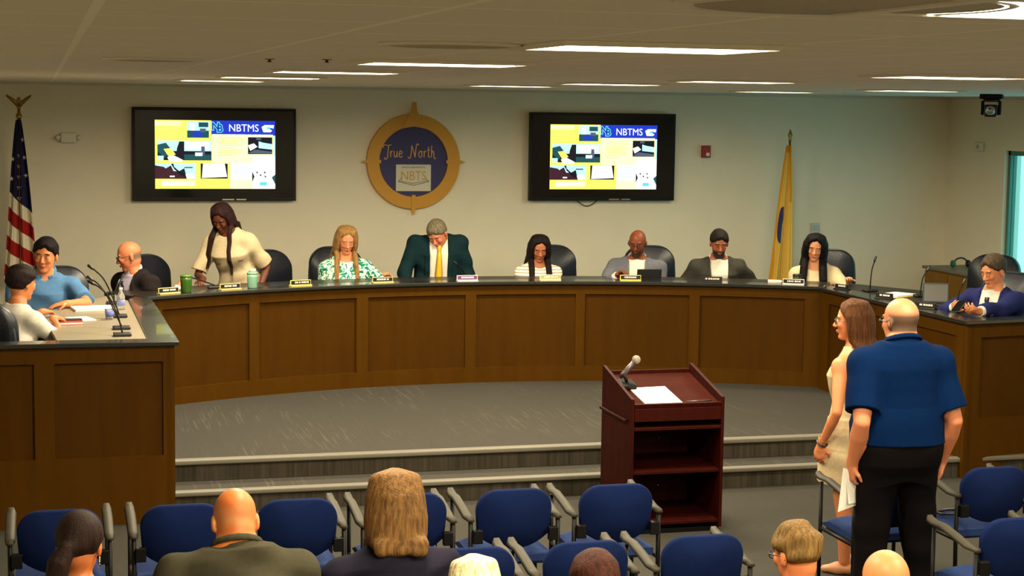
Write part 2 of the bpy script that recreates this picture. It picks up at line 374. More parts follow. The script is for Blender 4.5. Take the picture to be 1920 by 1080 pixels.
# right wing
rw = thing('dais_desk', 'right wing of the council desk, panelled side behind the standing couple', 'desk', (0, 0, 0))
P0, P1 = (2.905, 13.90), (2.965, 11.50); P2 = (5.6, 11.87)
panel_wall(rw, P0, P1, 0.0, [(0.14, 1.13), (1.23, 2.24)], 1.072, 0.452)
panel_wall(rw, P1, P2, 0.0, [(0.13, 1.15), (1.25, 2.3)], 1.072, 0.452)
mb = MB().prism([(2.93, 11.465), (5.6, 11.84), (5.6, 12.0), (3.13, 11.655), (3.075, 13.9), (3.03, 14.0), (2.87, 13.88)], ZD-0.03, ZD)
mb.build('ledge', LEDGE, rw, bevel=0.005)
mb = MB().prism([(3.13, 11.665), (3.34, 11.69), (3.34, 12.55), (3.66, 12.75), (3.76, 13.6), (3.36, 14.3), (3.13, 13.98), (3.08, 13.9)], ZD-0.045, ZD-0.012)
mb.build('worktop', WORKTOPD, rw, bevel=0.004)

# credenza at the right wall
cb = thing('credenza', 'brown storage cabinet with grey top against the right wall', 'cabinet', (5.85, 16.33, SZ))
CABW = mat('cabinet_brown', (118, 84, 26), 0.5, spec=0.1, noise=0.1, nscale=2.5, stretch=(6, 6, 0.6))
MB().box((-0.33, -0.5, 0.06), (0.32, 0.5, 0.77)).build('body', CABW, cb, bevel=0.004)
MB().box((-0.31, -0.48, 0.0), (0.32, 0.48, 0.06)).build('plinth', BLACKM, cb)
MB().box((-0.36, -0.53, 0.77), (0.325, 0.53, 0.80)).build('top', mat('grey_laminate', (96, 90, 78), 0.4), cb, bevel=0.004)
for s_ in (-1, 1):
    d = MB().box((-0.345, min(0.01*s_, 0.49*s_), 0.08), (-0.331, max(0.01*s_, 0.49*s_), 0.75)).build('door', CABW, cb, bevel=0.003)
    MB().box((-0.36, 0.05*s_-0.008, 0.4), (-0.345, 0.05*s_+0.008, 0.52)).build('handle', CHROME, d)
hs_ = thing('headset', 'black headset with green pad lying on the brown cabinet', 'headset', (5.78, 16.55, SZ+0.80))
arc = [(0.09*math.cos(PI*k/14), 0.0, 0.02+0.085*math.sin(PI*k/14)) for k in range(15)]
MB().tube(arc, 0.009).build('headband', BLACKP, hs_)
MB().lathe([(0.001, -0.012), (0.038, -0.012), (0.04, 0.0), (0.036, 0.015), (0.001, 0.018)], n=18).build('ear_pad', mat('dark_green_pad', (20, 90, 60), 0.6), hs_, loc=(-0.09, 0, 0.042)).rotation_euler = (0, PI/2, 0)
MB().lathe([(0.001, -0.012), (0.038, -0.012), (0.04, 0.0), (0.036, 0.015), (0.001, 0.018)], n=18).build('ear_pad', BLACKP, hs_, loc=(0.09, 0, 0.042)).rotation_euler = (0, PI/2, 0)

# ---------------------------------------------------------------- wall screens
SCR_BLACK = mat('screen_black', (6, 6, 7), 0.16, spec=0.25)
BEZ = mat('bezel_black', (10, 8, 8), 0.4, spec=0.2)
def em(name, rgb, s=1.5): return mat(name, (0, 0, 0), 0.4, spec=0.2, emit=lin(*rgb), estr=s)
E_YEL, E_PALE, E_WHITE, E_BLUE = em('slide_yellow', (240, 230, 92)), em('slide_pale', (244, 240, 176)), em('slide_white', (240, 248, 250)), em('slide_blue', (26, 48, 168))
E_LBLUE, E_DARK, E_TEAL, E_GREY, E_LTEAL, E_GREEN = em('slide_light_blue', (90, 190, 250)), em('slide_dark', (14, 16, 26)), em('slide_teal', (20, 70, 78)), em('slide_grey', (70, 80, 100)), em('slide_pale_teal', (170, 230, 235)), em('slide_line', (196, 200, 110))
E_MAR, E_NAVY = em('slide_maroon', (54, 22, 34)), em('slide_navy', (20, 34, 120))
SLIDE_M = [E_YEL, E_PALE, E_WHITE, E_BLUE, E_LBLUE, E_DARK, E_TEAL, E_GREY, E_LTEAL, E_GREEN, E_MAR, E_NAVY]
def make_screen(x0, label):
    t = thing('wall_screen', label, 'screen', (x0+0.814, WY-0.1, 1.766), group='wall screens')
    w, h = 1.628, 0.9305; 
    MB().box((-w/2, -0.01, 0), (w/2, 0.05, h)).build('housing', BEZ, t, bevel=0.006)
    MB().box((-0.3, 0.05, 0.25), (0.3, 0.099, 0.7)).build('wall_bracket', BLACKM, t)
    MB().box((-w/2+0.03, -0.013, 0.035), (w/2-0.03, -0.0105, h-0.03)).build('glass_panel', SCR_BLACK, t)
    mb = MB()
    for a, b in ((0.07, 0.19), (0.21, 0.31)): mb.box((a, -0.0145, 0.008), (b, -0.0102, 0.02))
    mb.build('maker_badge', CHROME, t)
    # slide, built as the flat picture it is
    sx0, sx1, sz0, sz1 = -0.592, 0.602, 0.122, 0.806
    S = MB(); Yp = [-0.0135]
    def P(u, v): return (sx0+(sx1-sx0)*u, sz1-(sz1-sz0)*v)
    def rect(u0, v0, u1, v1, m, lift=1):
        a = P(u0, v0); b = P(u1, v1); y = -0.0135-0.0002*lift; S.cur = m
        S.add([(a[0], y, b[1]), (b[0], y, b[1]), (b[0], y, a[1]), (a[0], y, a[1])], [(0, 1, 2, 3)])
    def poly(pts, m, lift=2):
        S.cur = m; y = -0.0135-0.0002*lift
        S.add([(P(u, v)[0], y, P(u, v)[1]) for u, v in pts], [tuple(range(len(pts)-1, -1, -1))])
    rect(0, 0, 1, 1, 0, 0)
    rect(0.47, 0.2, 0.98, 0.62, 1); rect(0.62, 0.62, 0.98, 1, 1); rect(0, 0.02, 0.22, 0.08, 1); rect(0.05, 0.88, 0.33, 0.96, 1)
    rect(0.465, 0.0, 1.0, 0.215, 3)                                        # header
    rect(0.985, 0.215, 1.0, 0.8, 8)
    for k, (v, w_) in enumerate([(0.05, .2), (0.09, .2), (0.13, .17), (0.16, .19), (0.2, .2), (0.24, .14), (0.27, .05)]): rect(0.03, v, 0.03+w_, v+0.012, 9, 2)
    for k in range(8): rect(0.52, 0.25+k*0.035, 0.52+[.2, .22, .17, .21, .15, .2, .18, .12][k], 0.262+k*0.035, 9, 2)
    rect(0.63, 0.62, 0.82, 0.86, 2)
    for k in range(7): rect(0.65, 0.65+k*0.03, 0.65+[.14, .13, .16, .15, .12, .15, .1][k], 0.66+k*0.03, 8, 2)
    for k in range(3): rect(0.06, 0.905+k*0.022, 0.06+[.22, .2, .1][k], 0.913+k*0.022, 8, 2)
    # photo: top
    rect(0.265, 0.02, 0.445, 0.255, 8); rect(0.265, 0.15, 0.445, 0.255, 6, 2); rect(0.31, 0.17, 0.39, 0.24, 3, 3); rect(0.36, 0.03, 0.44, 0.1, 6, 3); rect(0.29, 0.05, 0.33, 0.15, 2, 3); rect(0.37, 0.12, 0.42, 0.17, 7, 4)
    # photo: middle pair
    rect(0.02, 0.3, 0.465, 0.585, 8); rect(0.02, 0.45, 0.465, 0.585, 5, 2)
    poly([(0.02, 0.36), (0.09, 0.33), (0.13, 0.42), (0.08, 0.55), (0.02, 0.46)], 6, 3); poly([(0.07, 0.42), (0.13, 0.41), (0.17, 0.5), (0.11, 0.53)], 0, 4)
    poly([(0.18, 0.41), (0.2, 0.31), (0.24, 0.31), (0.24, 0.57), (0.17, 0.57)], 5, 4); poly([(0.1, 0.54), (0.15, 0.51), (0.23, 0.58), (0.22, 0.61), (0.12, 0.61)], 2, 5)
    rect(0.02, 0.52, 0.07, 0.585, 8, 5); rect(0.33, 0.47, 0.39, 0.52, 2, 5); rect(0.24, 0.5, 0.46, 0.58, 6, 3); rect(0.25, 0.32, 0.45, 0.43, 2, 3); rect(0.38, 0.38, 0.41, 0.5, 7, 4)
    # photo: bottom left
    rect(0.0, 0.63, 0.335, 0.855, 8); poly([(0, 0.66), (0.07, 0.68), (0.1, 0.72), (0.1, 0.855), (0, 0.855)], 10, 3); poly([(0.09, 0.7), (0.13, 0.66), (0.15, 0.74), (0.24, 0.76), (0.27, 0.855), (0.09, 0.855)], 10, 4)
    poly([(0.13, 0.64), (0.15, 0.63), (0.16, 0.72), (0.2, 0.74), (0.24, 0.7), (0.26, 0.84), (0.2, 0.8)], 5, 5); rect(0.12, 0.81, 0.16, 0.83, 2, 6); poly([(0.25, 0.79), (0.31, 0.76), (0.33, 0.84), (0.26, 0.85)], 2, 6); rect(0.24, 0.68, 0.31, 0.7, 7, 5)
    # paper photo
    rect(0.375, 0.63, 0.6, 0.85, 5, 2); poly([(0.395, 0.63), (0.575, 0.63), (0.595, 0.825), (0.385, 0.84)], 2, 3)
    # photo right
    rect(0.77, 0.24, 0.975, 0.49, 5, 2); poly([(0.77, 0.36), (0.82, 0.33), (0.85, 0.38), (0.79, 0.44)], 2, 3); poly([(0.86, 0.3), (0.9, 0.32), (0.975, 0.34), (0.975, 0.42), (0.86, 0.4)], 8, 3); poly([(0.77, 0.48), (0.83, 0.42), (0.97, 0.45), (0.975, 0.49)], 7, 4); rect(0.84, 0.25, 0.88, 0.28, 7, 4)
    # hands figure lower right
    rect(0.81, 0.52, 1.0, 1.0, 2, 2); poly([(0.805, 0.74), (0.825, 0.82), (0.805, 0.9)], 5, 4); poly([(0.97, 0.83), (1.0, 0.79), (1.0, 0.93)], 6, 4)
    for u, v in [(0.845, 0.76), (0.875, 0.8), (0.91, 0.76), (0.915, 0.82)]: poly([(u-0.01, v-0.015), (u+0.01, v-0.01), (u+0.004, v+0.02)], 5, 5)
    rect(0.87, 0.9, 0.93, 0.95, 4, 4)
    # header emblem at the right: pale tumbling swoosh shape
    poly([(0.885, 0.09), (0.91, 0.06), (0.99, 0.06), (0.985, 0.11), (0.96, 0.1), (0.93, 0.1), (0.975, 0.14), (0.96, 0.165), (0.9, 0.165)], 2, 3)
    poly([(0.92, 0.1), (0.95, 0.085), (0.965, 0.1), (0.94, 0.13)], 4, 4)
    ob = S.build('slide', SLIDE_M, t)
    T = MB(); T.cur = 0
    a = P(0.735, 0.112); add_text(T, 'NBTMS', 0.104, (a[0], -0.0146, a[1]), 0.0006, sx=0.92)
    T.build('slide_title', [E_WHITE], ob)
    T = MB(); a = P(0.50, 0.09); T.cur = 0; add_text(T, 'N', 0.105, (a[0], -0.0144, a[1]), 0.0004, bold=0.009)
    a2 = P(0.535, 0.12); add_text(T, 'B', 0.105, (a2[0], -0.0144, a2[1]), 0.0004, bold=0.009)
    T.cur = 1; add_text(T, 'N', 0.105, (a[0], -0.0150, a[1]), 0.0004, bold=0.001); add_text(T, 'B', 0.105, (a2[0], -0.0150, a2[1]), 0.0004, bold=0.001)
    T.build('slide_monogram', [E_LBLUE, E_NAVY], ob)
    return t
make_screen(-2.861, 'left wall screen showing a yellow school slide, nearer the striped flag')
make_screen(1.2328, 'right wall screen showing a yellow school slide, nearer the red alarm')
cab = [(1.77+0.26*t_, WY-0.03, 1.78-0.075*math.sin(PI*t_)) for t_ in [k/12 for k in range(13)]]
tag(MB().tube(cab, 0.005, 8).build('screen_cable', BLACKP), 'thin black cable drooping below the right wall screen', 'cable')

# ---------------------------------------------------------------- round sign
sg = thing('round_sign', 'round gold and blue compass sign reading True North between the screens', 'sign', (0, WY-0.03, 2.168))
def ring_pts(r, n=72): return [(r*math.cos(2*PI*k/n), r*math.sin(2*PI*k/n)) for k in range(n)]
def flat(mb, pts, y0, y1):
    n = len(pts); vs = [(x, y0, z) for x, z in pts]+[(x, y1, z) for x, z in pts]
    mb.add(vs, [tuple(range(n)), tuple(range(2*n-1, n-1, -1))]+[(i, n+i, n+(i+1) % n, (i+1) % n) for i in range(n)])
mb = MB(); flat(mb, ring_pts(0.385), -0.004, 0.028); mb.build('disc', NAVYBLUE, sg)
mb = MB(); n = 72; vs = []
for k in range(n):
    c, s_ = math.cos(2*PI*k/n), math.sin(2*PI*k/n)
    vs += [(0.362*c, -0.022, 0.362*s_), (0.492*c, -0.022, 0.492*s_), (0.492*c, 0.029, 0.492*s_), (0.362*c, 0.029, 0.362*s_)]
fs = []
for k in range(n):
    b = k*4; c = ((k+1) % n)*4
    for j in range(4): fs.append((b+j, b+(j+1) % 4, c+(j+1) % 4, c+j))
mb.add(vs, fs); mb.build('ring', GOLD, sg, bevel=0.005)
mb = MB()
flat(mb, [(-0.11, 0.345), (0, 0.365), (0.11, 0.345), (0.12, 0.37), (0.06, 0.47), (0.03, 0.53), (0.022, 0.615), (-0.022, 0.615), (-0.03, 0.53), (-0.06, 0.47), (-0.12, 0.37)], -0.03, -0.0221)
mb.build('compass_point', GOLD, sg)
mb = MB()
flat(mb, [(-0.02, -0.345), (-0.02, -0.38), (-0.022, -0.49), (-0.01, -0.545), (0.01, -0.545), (0.022, -0.49), (0.02, -0.38), (0.02, -0.345)], -0.03, -0.0221)
mb.build('compass_point', GOLD, sg)
mb = MB()
flat(mb, [(-0.345, 0.018), (-0.49, 0.02), (-0.55, 0.0), (-0.49, -0.02), (-0.345, -0.018)], -0.03, -0.0221)
mb.build('compass_point', GOLD, sg)
mb = MB()
flat(mb, [(0.345, 0.018), (0.345, -0.018), (0.49, -0.02), (0.55, 0.0), (0.49, 0.02)], -0.03, -0.0221)
mb.build('compass_point', GOLD, sg)

def spline(pts, m=6):
    out = []
    P_ = [pts[0]]+list(pts)+[pts[-1]]
    for i in range(1, len(P_)-2):
        for k in range(m):
            t = k/m; a, b, c, d = [Vector((p[0], p[1], 0)) for p in P_[i-1:i+3]]
            q = 0.5*((2*b)+(c-a)*t+(2*a-5*b+4*c-d)*t*t+(3*b-a-3*c+d)*t**3); out.append((q.x, q.y))
    out.append(tuple(pts[-1])); return out
strokes = {  # script lettering, unit = x height
 'T': [[(-.2, 1.5), (-.35, 1.75), (0.0, 1.95), (.5, 1.85), (1.0, 2.0)], [(.55, 1.85), (.45, 1.0), (.4, .2), (.25, -.25), (-.05, -.3), (-.1, .0)]],
 'r': [[(.1, 1.0), (.15, .5), (.12, 0)], [(.14, .6), (.3, .95), (.5, 1.0)]],
 'u': [[(.1, 1.0), (.08, .4), (.2, .02), (.42, .15), (.55, .6)], [(.58, 1.0), (.55, .3), (.68, 0.0)]],
 'e': [[(.08, .5), (.5, .6), (.45, .95), (.25, 1.0), (.08, .6), (.12, .15), (.35, .0), (.62, .2)]],
 'N': [[(-.35, .1), (-.2, -.15), (.05, .0), (.18, .8), (.25, 1.9)], [(.25, 1.9), (.5, 1.1), (.8, .0)], [(.8, .0), (.9, 1.0), (1.0, 1.8), (1.2, 2.15), (1.4, 1.95)]],
 'o': [[(.32, 1.0), (.08, .7), (.1, .2), (.32, .0), (.56, .3), (.52, .8), (.32, 1.0), (.5, .95), (.66, .9)]],
 't': [[(.25, 1.7), (.22, .6), (.3, .05), (.5, .1)], [(0.02, 1.15), (.5, 1.2)]],
 'h': [[(.1, 1.9), (.12, 1.0), (.1, 0)], [(.12, .6), (.3, 1.0), (.48, .8), (.5, .2), (.62, -.2), (.85, -.1)]],
}
mb = MB(); xh = 0.065; x = -0.300
for word, gap in (('True', 0.05), ('North', 0)):
    for ch in word:
        for st_ in strokes[ch]:
            mb.tube([(x+p[0]*xh, -0.007, 0.045+p[1]*xh) for p in spline(st_)], 0.0062, 6)
        x += {'T': .75, 'r': .62, 'u': .82, 'e': .78, 'N': 1.35, 'o': .78, 't': .62, 'h': .8}[ch]*xh
    x += gap+0.02
mb.build('lettering', mat('letter_tan', (206, 160, 104), 0.6), sg)
pl = MB().box((-0.185, -0.012, -0.305), (0.185, -0.0045, -0.03)).build('plaque', mat('plaque_cream', (206, 200, 176), 0.6), sg)
mb = MB(); mb.cur = 0
add_text(mb, 'NBTS', 0.135, (0, -0.014, -0.15), 0.002, sx=0.85)
mb.cur = 1
add_text(mb, 'NORTH BRUNSWICK', 0.026, (0, -0.014, -0.058), 0.002)
mb.tube([(-0.13, -0.0135, -0.17), (-0.165, -0.0135, -0.205), (0, -0.0135, -0.245), (0.165, -0.0135, -0.205), (0.13, -0.0135, -0.17)], 0.004, 5)
mb.tube([(-0.16, -0.0135, -0.195), (-0.01, -0.0135, -0.225), (0.16, -0.0135, -0.195)], 0.003, 5)
mb.build('emblem', [mat('emblem_tan', (196, 150, 88), 0.6), mat('emblem_grey', (120, 118, 104), 0.6)], pl)

# wall fittings
t = thing('fire_alarm', 'red fire alarm box with white strobe on the back wall', 'alarm', (3.247, WY, 2.295))
MB().box((-0.048, -0.05, -0.065), (0.048, -0.001, 0.065)).build('housing', RED, t, bevel=0.006)
MB().box((-0.012, -0.064, -0.048), (0.03, -0.05, -0.012)).build('strobe', WHITEP, t, bevel=0.004)
t = thing('wall_light', 'pale emergency light box on the wall right of the striped flag', 'light', (-3.47, WY, 2.386))
MB().box((-0.075, -0.06, -0.05), (0.075, -0.001, 0.05)).build('housing', WHITEP, t, bevel=0.012, segs=3)
for s_ in (-1, 1): MB().ball((s_*0.1, -0.04, 0.0), (0.026, 0.026, 0.026)).build('lamp_head', WHITEP, t)
t = thing('wall_panel', 'grey thermostat panel on the back wall right of the yellow flag', 'panel', (4.574, WY, 1.40))
MB().box((-0.05, -0.03, -0.11), (0.05, -0.001, 0.11)).build('housing', mat('panel_grey', (186, 190, 186), 0.5), t, bevel=0.006)
MB().box((-0.035, -0.033, 0.02), (0.035, -0.03, 0.09)).build('display', mat('panel_display', (160, 168, 170), 0.3), t)
t = thing('junction_box', 'small pale box high on the right wall below the hanging camera', 'box', (XR, 16.93, 2.388))
MB().box((-0.035, -0.09, -0.05), (-0.001, 0.09, 0.05)).build('housing', WHITEP, t, bevel=0.01)
MB().box((-0.038, -0.02, -0.02), (-0.035, 0.02, 0.02)).build('cover', GREYV, t)

# hanging camera
t = thing('security_camera', 'black ceiling mounted pan tilt camera in the top right corner', 'camera', (4.56, 14.0, CZ))
MB().box((-0.10, -0.09, -0.045), (0.10, 0.09, -0.001)).build('ceiling_plate', BLACKM, t, bevel=0.01)
MB().lathe([(0.07, -0.07), (0.075, -0.06), (0.075, -0.045)], n=24).build('turntable', BLACKP, t)
for s_ in (-1, 1): MB().box((s_*0.075-0.012, -0.05, -0.19), (s_*0.075+0.012, 0.05, -0.06)).build('yoke_arm', BLACKM, t, bevel=0.01)
hd = MB().box((-0.06, -0.075, -0.205), (0.06, 0.07, -0.095)).build('camera_head', BLACKP, t, bevel=0.02, segs=3)
MB().lathe([(0.03, -0.01), (0.042, 0.0), (0.042, 0.03), (0.03, 0.034), (0.028, 0.02), (0.001, 0.018)], n=22).build('lens', CHROME, hd, loc=(0, -0.075, -0.15)).rotation_euler = (PI/2, 0, 0)
t.rotation_euler = (0, 0, math.radians(-35))

# ---------------------------------------------------------------- flags
def flag_cloth(cx, cy, ztop, zbot, w0, w1, folds, depth, colour, nu=150, nv=260, skew=0.0):
    """hanging folded cloth: u across, v down; returns verts, faces, material index per face"""
    vs = []; fs = []; mi = []
    for j in range(nv+1):
        v = j/nv; w = w0+(w1-w0)*min(1, v**0.8)
        amp = depth*(0.25+0.75*v)
        for i in range(nu+1):
            u = i/nu
            ph = folds*2*PI*u+1.3*v
            x = cx-w/2+w*u+0.012*math.sin(ph*0.5+2*v)*v
            y = cy+amp*math.sin(ph)+0.35*amp*math.sin(2.3*ph+1)
            z = ztop+(zbot-ztop)*v-0.05*u*skew*(1-v)
            if v > 0.9: z += 0.02*math.sin(ph)
            vs.append((x, y, z))
    for j in range(nv):
        for i in range(nu):
            a = j*(nu+1)+i
            fs.append((a, a+nu+1, a+nu+2, a+1)); mi.append(colour((i+.5)/nu, (j+.5)/nv))
    return vs, fs, mi
F_RED, F_WHITE, F_BLUE = mat('flag_red', (150, 22, 20), 0.8, spec=0.2), mat('flag_white', (214, 204, 178), 0.8, spec=0.2), mat('flag_blue', (26, 26, 64), 0.8, spec=0.2)
F_BUFF, F_BUFFD, F_SEALB = mat('flag_buff', (222, 182, 84), 0.8, spec=0.2), mat('flag_gold_trim', (208, 146, 28), 0.8, spec=0.2), mat('flag_seal_blue', (50, 56, 110), 0.8, spec=0.2)
def star(px, py, r):
    d = math.hypot(px, py); a = math.atan2(px, py)
    a5 = abs(((a+PI/5) % (2*PI/5))-PI/5)
    x = d*math.cos(a5); y = d*math.sin(a5); bx, by = 0.42*r*math.cos(PI/5), 0.42*r*math.sin(PI/5)
    return (bx-r)*y-by*(x-r) > 0
def us_col(u, v):
    zz = v*1.42; xx = u*0.30*(0.3+0.7*v)
    # canton ends on a slanted line
    if v < 0.44+0.13*u:
        cols = [(0.50, 0.215+0.066*k) for k in range(5)]+[(0.86, 0.12+0.11*k) for k in range(3)]+[(0.05, 0.24+0.12*k) for k in range(2)]
        for su, sv in cols:
            wx = 0.30*(0.3+0.7*v)
            if star((u-su)*wx, -(v-sv)*1.42, 0.022): return 1
        return 2
    s_ = (v-0.44-0.13*u)/0.088
    return 1 if int(s_) % 2 == 0 else 0
def pole(name, label, x, y, ztop, topper, tilt=0.0):
    t = thing(name, label, 'flag', (x, y, SZ))
    MB().lathe([(0.13, 0), (0.13, 0.02), (0.05, 0.05), (0.025, 0.06), (0.02, 0.12)], n=24).build('stand', BRASS, t)
    MB().tube([(0, 0, 0.05), (0, 0, ztop-SZ)], 0.0125, 12).build('pole', mat('pole_wood', (120, 82, 40), 0.4), t)
    return t
us = pole('flag_on_pole', 'red white and blue striped flag with eagle topped pole at left', -3.93, 17.2, 2.60, 'eagle')
vs, fs, mi = flag_cloth(-0.005, -0.02, 2.56-SZ, 1.00-SZ, 0.045, 0.33, 2.5, 0.045, us_col)
m_ = MB(); m_.v = vs; m_.f = fs; m_.mi = mi; m_.smooth = [True]*len(fs); m_.build('cloth', [F_RED, F_WHITE, F_BLUE], us, solid=0.003)
m_ = MB(); m_.lathe([(0.018, 2.56), (0.028, 2.58), (0.03, 2.60), (0.014, 2.63), (0.014, 2.66)], n=14)
m_.v = [(a, b, c-SZ) for a, b, c in m_.v]; m_.build('ferrule', BRASS, us)
m_ = MB(); z0 = 2.66-SZ
m_.ball((0, 0, z0+0.02), 0.018)
m_.tube([(0, 0, z0+0.02), (0.0, -0.01, z0+0.075), (0.0, -0.025, z0+0.10)], [0.012, 0.02, 0.012]); m_.ball((0, -0.03, z0+0.103), (0.012, 0.018, 0.011))
for s_ in (-1, 1):
    m_.grid(lambda a, b, s_=s_: (s_*(0.01+0.105*a), 0.012*math.sin(b*3)-0.01, z0+0.065+0.075*a**0.7-(0.05*(1-a)**0.7+0.012)*b), 10, 5)
m_.build('eagle', BRASS, us, solid=0.006)
def nj_col(u, v):
    if v < 0.05: return 1
    if u < 0.12+0.05*math.sin(v*9): return 1
    if 0.74 < u < 0.9 and v < 0.40: return 1
    d = ((u-0.28)/0.14)**2+((v-0.56)/0.13)**2
    if d < 1: return 2 if u < 0.30 else (3 if v < 0.55 else 0)
    if ((u-0.36)/0.10)**2+((v-0.50)/0.05)**2 < 1: return 3
    return 0
nj = pole('flag_on_pole', 'buff yellow flag with dark blue seal on pole at right', 4.045, 17.2, 2.44, 'spear')
vs, fs, mi = flag_cloth(-0.02, -0.02, 2.38-SZ, 0.85-SZ, 0.05, 0.29, 2.0, 0.04, nj_col)
m_ = MB(); m_.v = [(a-0.045*((2.38-SZ)-c)/1.5, b, c) for a, b, c in vs]; m_.f = fs; m_.mi = mi; m_.smooth = [True]*len(fs); m_.build('cloth', [F_BUFF, F_BUFFD, F_SEALB, mat('flag_seal_brown', (104, 70, 30), 0.8, spec=0.2)], nj, solid=0.003)
m_ = MB(); z0 = 2.44-SZ
m_.lathe([(0.012, z0-0.02), (0.02, z0), (0.012, z0+0.015), (0.026, z0+0.045), (0.001, z0+0.115)], n=10); m_.build('spear_tip', BRASS, nj)
# ---------------------------------------------------------------- lectern
lc = thing('lectern', 'dark cherry wood lectern with open shelves standing before the steps', 'lectern', (0.23, 10.65, 0))
w, yn, yf = 0.31, -0.30, 0.31
side = [(yn, 0.03), (yf, 0.03), (yf, 1.025), (yf-0.02, 1.03), (yn, 0.895)]
for s_ in (-1, 1):
    mb = MB(); x0 = s_*w-0.011; x1 = s_*w+0.011; n = len(side)
    vs = [(x0, y, z) for y, z in side]+[(x1, y, z) for y, z in side]
    mb.add(vs, [tuple(range(n-1, -1, -1)), tuple(range(n, 2*n))]+[(i, (i+1) % n, n+(i+1) % n, n+i) for i in range(n)])
    mb.build('side_panel', CHERRY, lc, bevel=0.004)
mb = MB(); mb.box((-w+0.011, yf-0.02, 0.03), (w-0.011, yf, 0.99)); mb.build('front_panel', CHERRY, lc, bevel=0.003)
slope = math.atan2(0.125, 0.6)
Mt = Matrix.Translation((0, 0.0, 0.895)) @ Matrix.Rotation(slope, 4, 'X')
MB().box((-w+0.012, -0.30, -0.012), (w-0.012, 0.30, 0.010), Mt).build('reading_top', CHERRYT, lc, bevel=0.003)
MB().box((-w+0.012, -0.305, -0.012), (w-0.012, -0.285, 0.028), Mt).build('paper_stop', CHERRY, lc, bevel=0.003)
MB().box((-w+0.012, yn, 0.745), (w-0.012, yn+0.02, 0.83)).build('apron', CHERRY, lc, bevel=0.003)
for z, y0 in ((0.685, yn), (0.395, yn+0.015), (0.06, yn+0.01)):
    MB().box((-w+0.011, y0, z), (w-0.011, yf-0.021, z+0.022)).build('shelf', CHERRY, lc, bevel=0.003)
MB().box((-w-0.035, yn+0.07, 0.735), (-w-0.012, yf-0.02, 0.752)).build('side_ledge', CHERRY, lc, bevel=0.003)
MB().box((-w+0.0, yn+0.03, 0.0), (w, yf-0.03, 0.031)).build('plinth', BLACKM, lc)
for z in (0.52, 0.19): MB().lathe([(0.001, 0.004), (0.006, 0.003), (0.007, 0)], n=12).build('cable_plug', CHROME, lc, loc=(0.09, yf-0.021, z)).rotation_euler = (PI/2, 0, 0)
def on_top(x, y, dz): return Mt @ Vector((x, y, 0.010+dz))
pp = thing('paper_sheet', 'white paper lying on the sloped top of the lectern', 'paper', lc.location)
Mp = Matrix.Translation((-0.095, -0.12, 0)) @ rotz(0.06)
MB().box((-0.125, -0.15, 0.0104), (0.13, 0.15, 0.016), Mt @ Mp).build('sheet_stack', PAPER, pp)
pn = thing('pen', 'dark brown pen lying beside the white paper on the lectern', 'pen', lc.location)
MB().tube([on_top(0.075, -0.25, 0.006), on_top(0.25, -0.242, 0.006)], 0.006, 8).build('barrel', mat('pen_brown', (40, 24, 16), 0.4), pn)
mc = thing('microphone', 'table microphone with pale foam head on the lectern corner', 'microphone', lc.location)
b0 = on_top(-0.235, 0.02, 0.0)
MB().box((-0.05, -0.07, 0.0105), (0.05, 0.07, 0.045), Mt @ Matrix.Translation((-0.235, 0.06, 0))).build('base', BLACKM, mc, bevel=0.008)
s0 = Mt @ Vector((-0.235, 0.06, 0.045)); s1 = s0+Vector((-0.02, 0.01, 0.055)); s2 = s1+Vector((0.07, -0.01, 0.075))
MB().tube([s0, s1], 0.011, 10).build('stem', BLACKM, mc)
MB().tube([s1+Vector((-0.025, 0.003, -0.025)), s1, s2], [0.014, 0.017, 0.021], 14).build('handle', mat('mic_dark', (40, 22, 30), 0.4), mc)
MB().ball(s2+Vector((0.012, -0.002, 0.018)), 0.029).build('mesh_head', mat('mic_foam', (120, 110, 98), 0.7, bump=0.4, bscale=200), mc)

# ---------------------------------------------------------------- audience armchairs (face +Y, towards the dais)
def rounded_pad(mb, w, h, r_top, r_bot, sag, y0, y1, bend, n=10):
    """upright cushion outline, rounded top corners, curved bottom edge; slightly bent backwards at the sides"""
    out = []
    for k in range(n+1):
        a = PI/2*k/n; out.append((w/2-r_top+r_top*math.sin(a) if False else w/2-r_top+r_top*math.cos(a), h-r_top+r_top*math.sin(a)))
    top = out
    pts = list(top)
    pts += [(-x, z) for x, z in reversed(top)]
    for k in range(n+1):
        t = -1+2*k/n; pts.append((t*(w/2-0.01), r_bot*abs(t)**2.2*1.0))
    # subdivide the straight top so that the pad can bend
    m = len(pts); vs = []
    for yy, sc in ((y0, 0.96), (y0*0.75+y1*0.25, 1.0), (y0*0.25+y1*0.75, 1.0), (y1, 0.95)):
        for x, z in pts: vs.append((x*sc, yy+bend*(x/(w/2))**2, h/2+(z-h/2)*sc))
    fs = []
    for l in range(3):
        for i in range(m): fs.append((l*m+i, l*m+(i+1) % m, (l+1)*m+(i+1) % m, (l+1)*m+i))
    mb.add(vs, fs, True)
    for l, rev in ((0, True), (3, False)):
        c = len(mb.v); mb.v.append((0, (y0, 0, 0, y1)[l], h/2))
        b = c-len(vs)
        for i in range(m):
            f = (b+l*m+i, b+l*m+(i+1) % m, c); mb.f.append(f[::-1] if rev else f); mb.mi.append(mb.cur); mb.smooth.append(True)
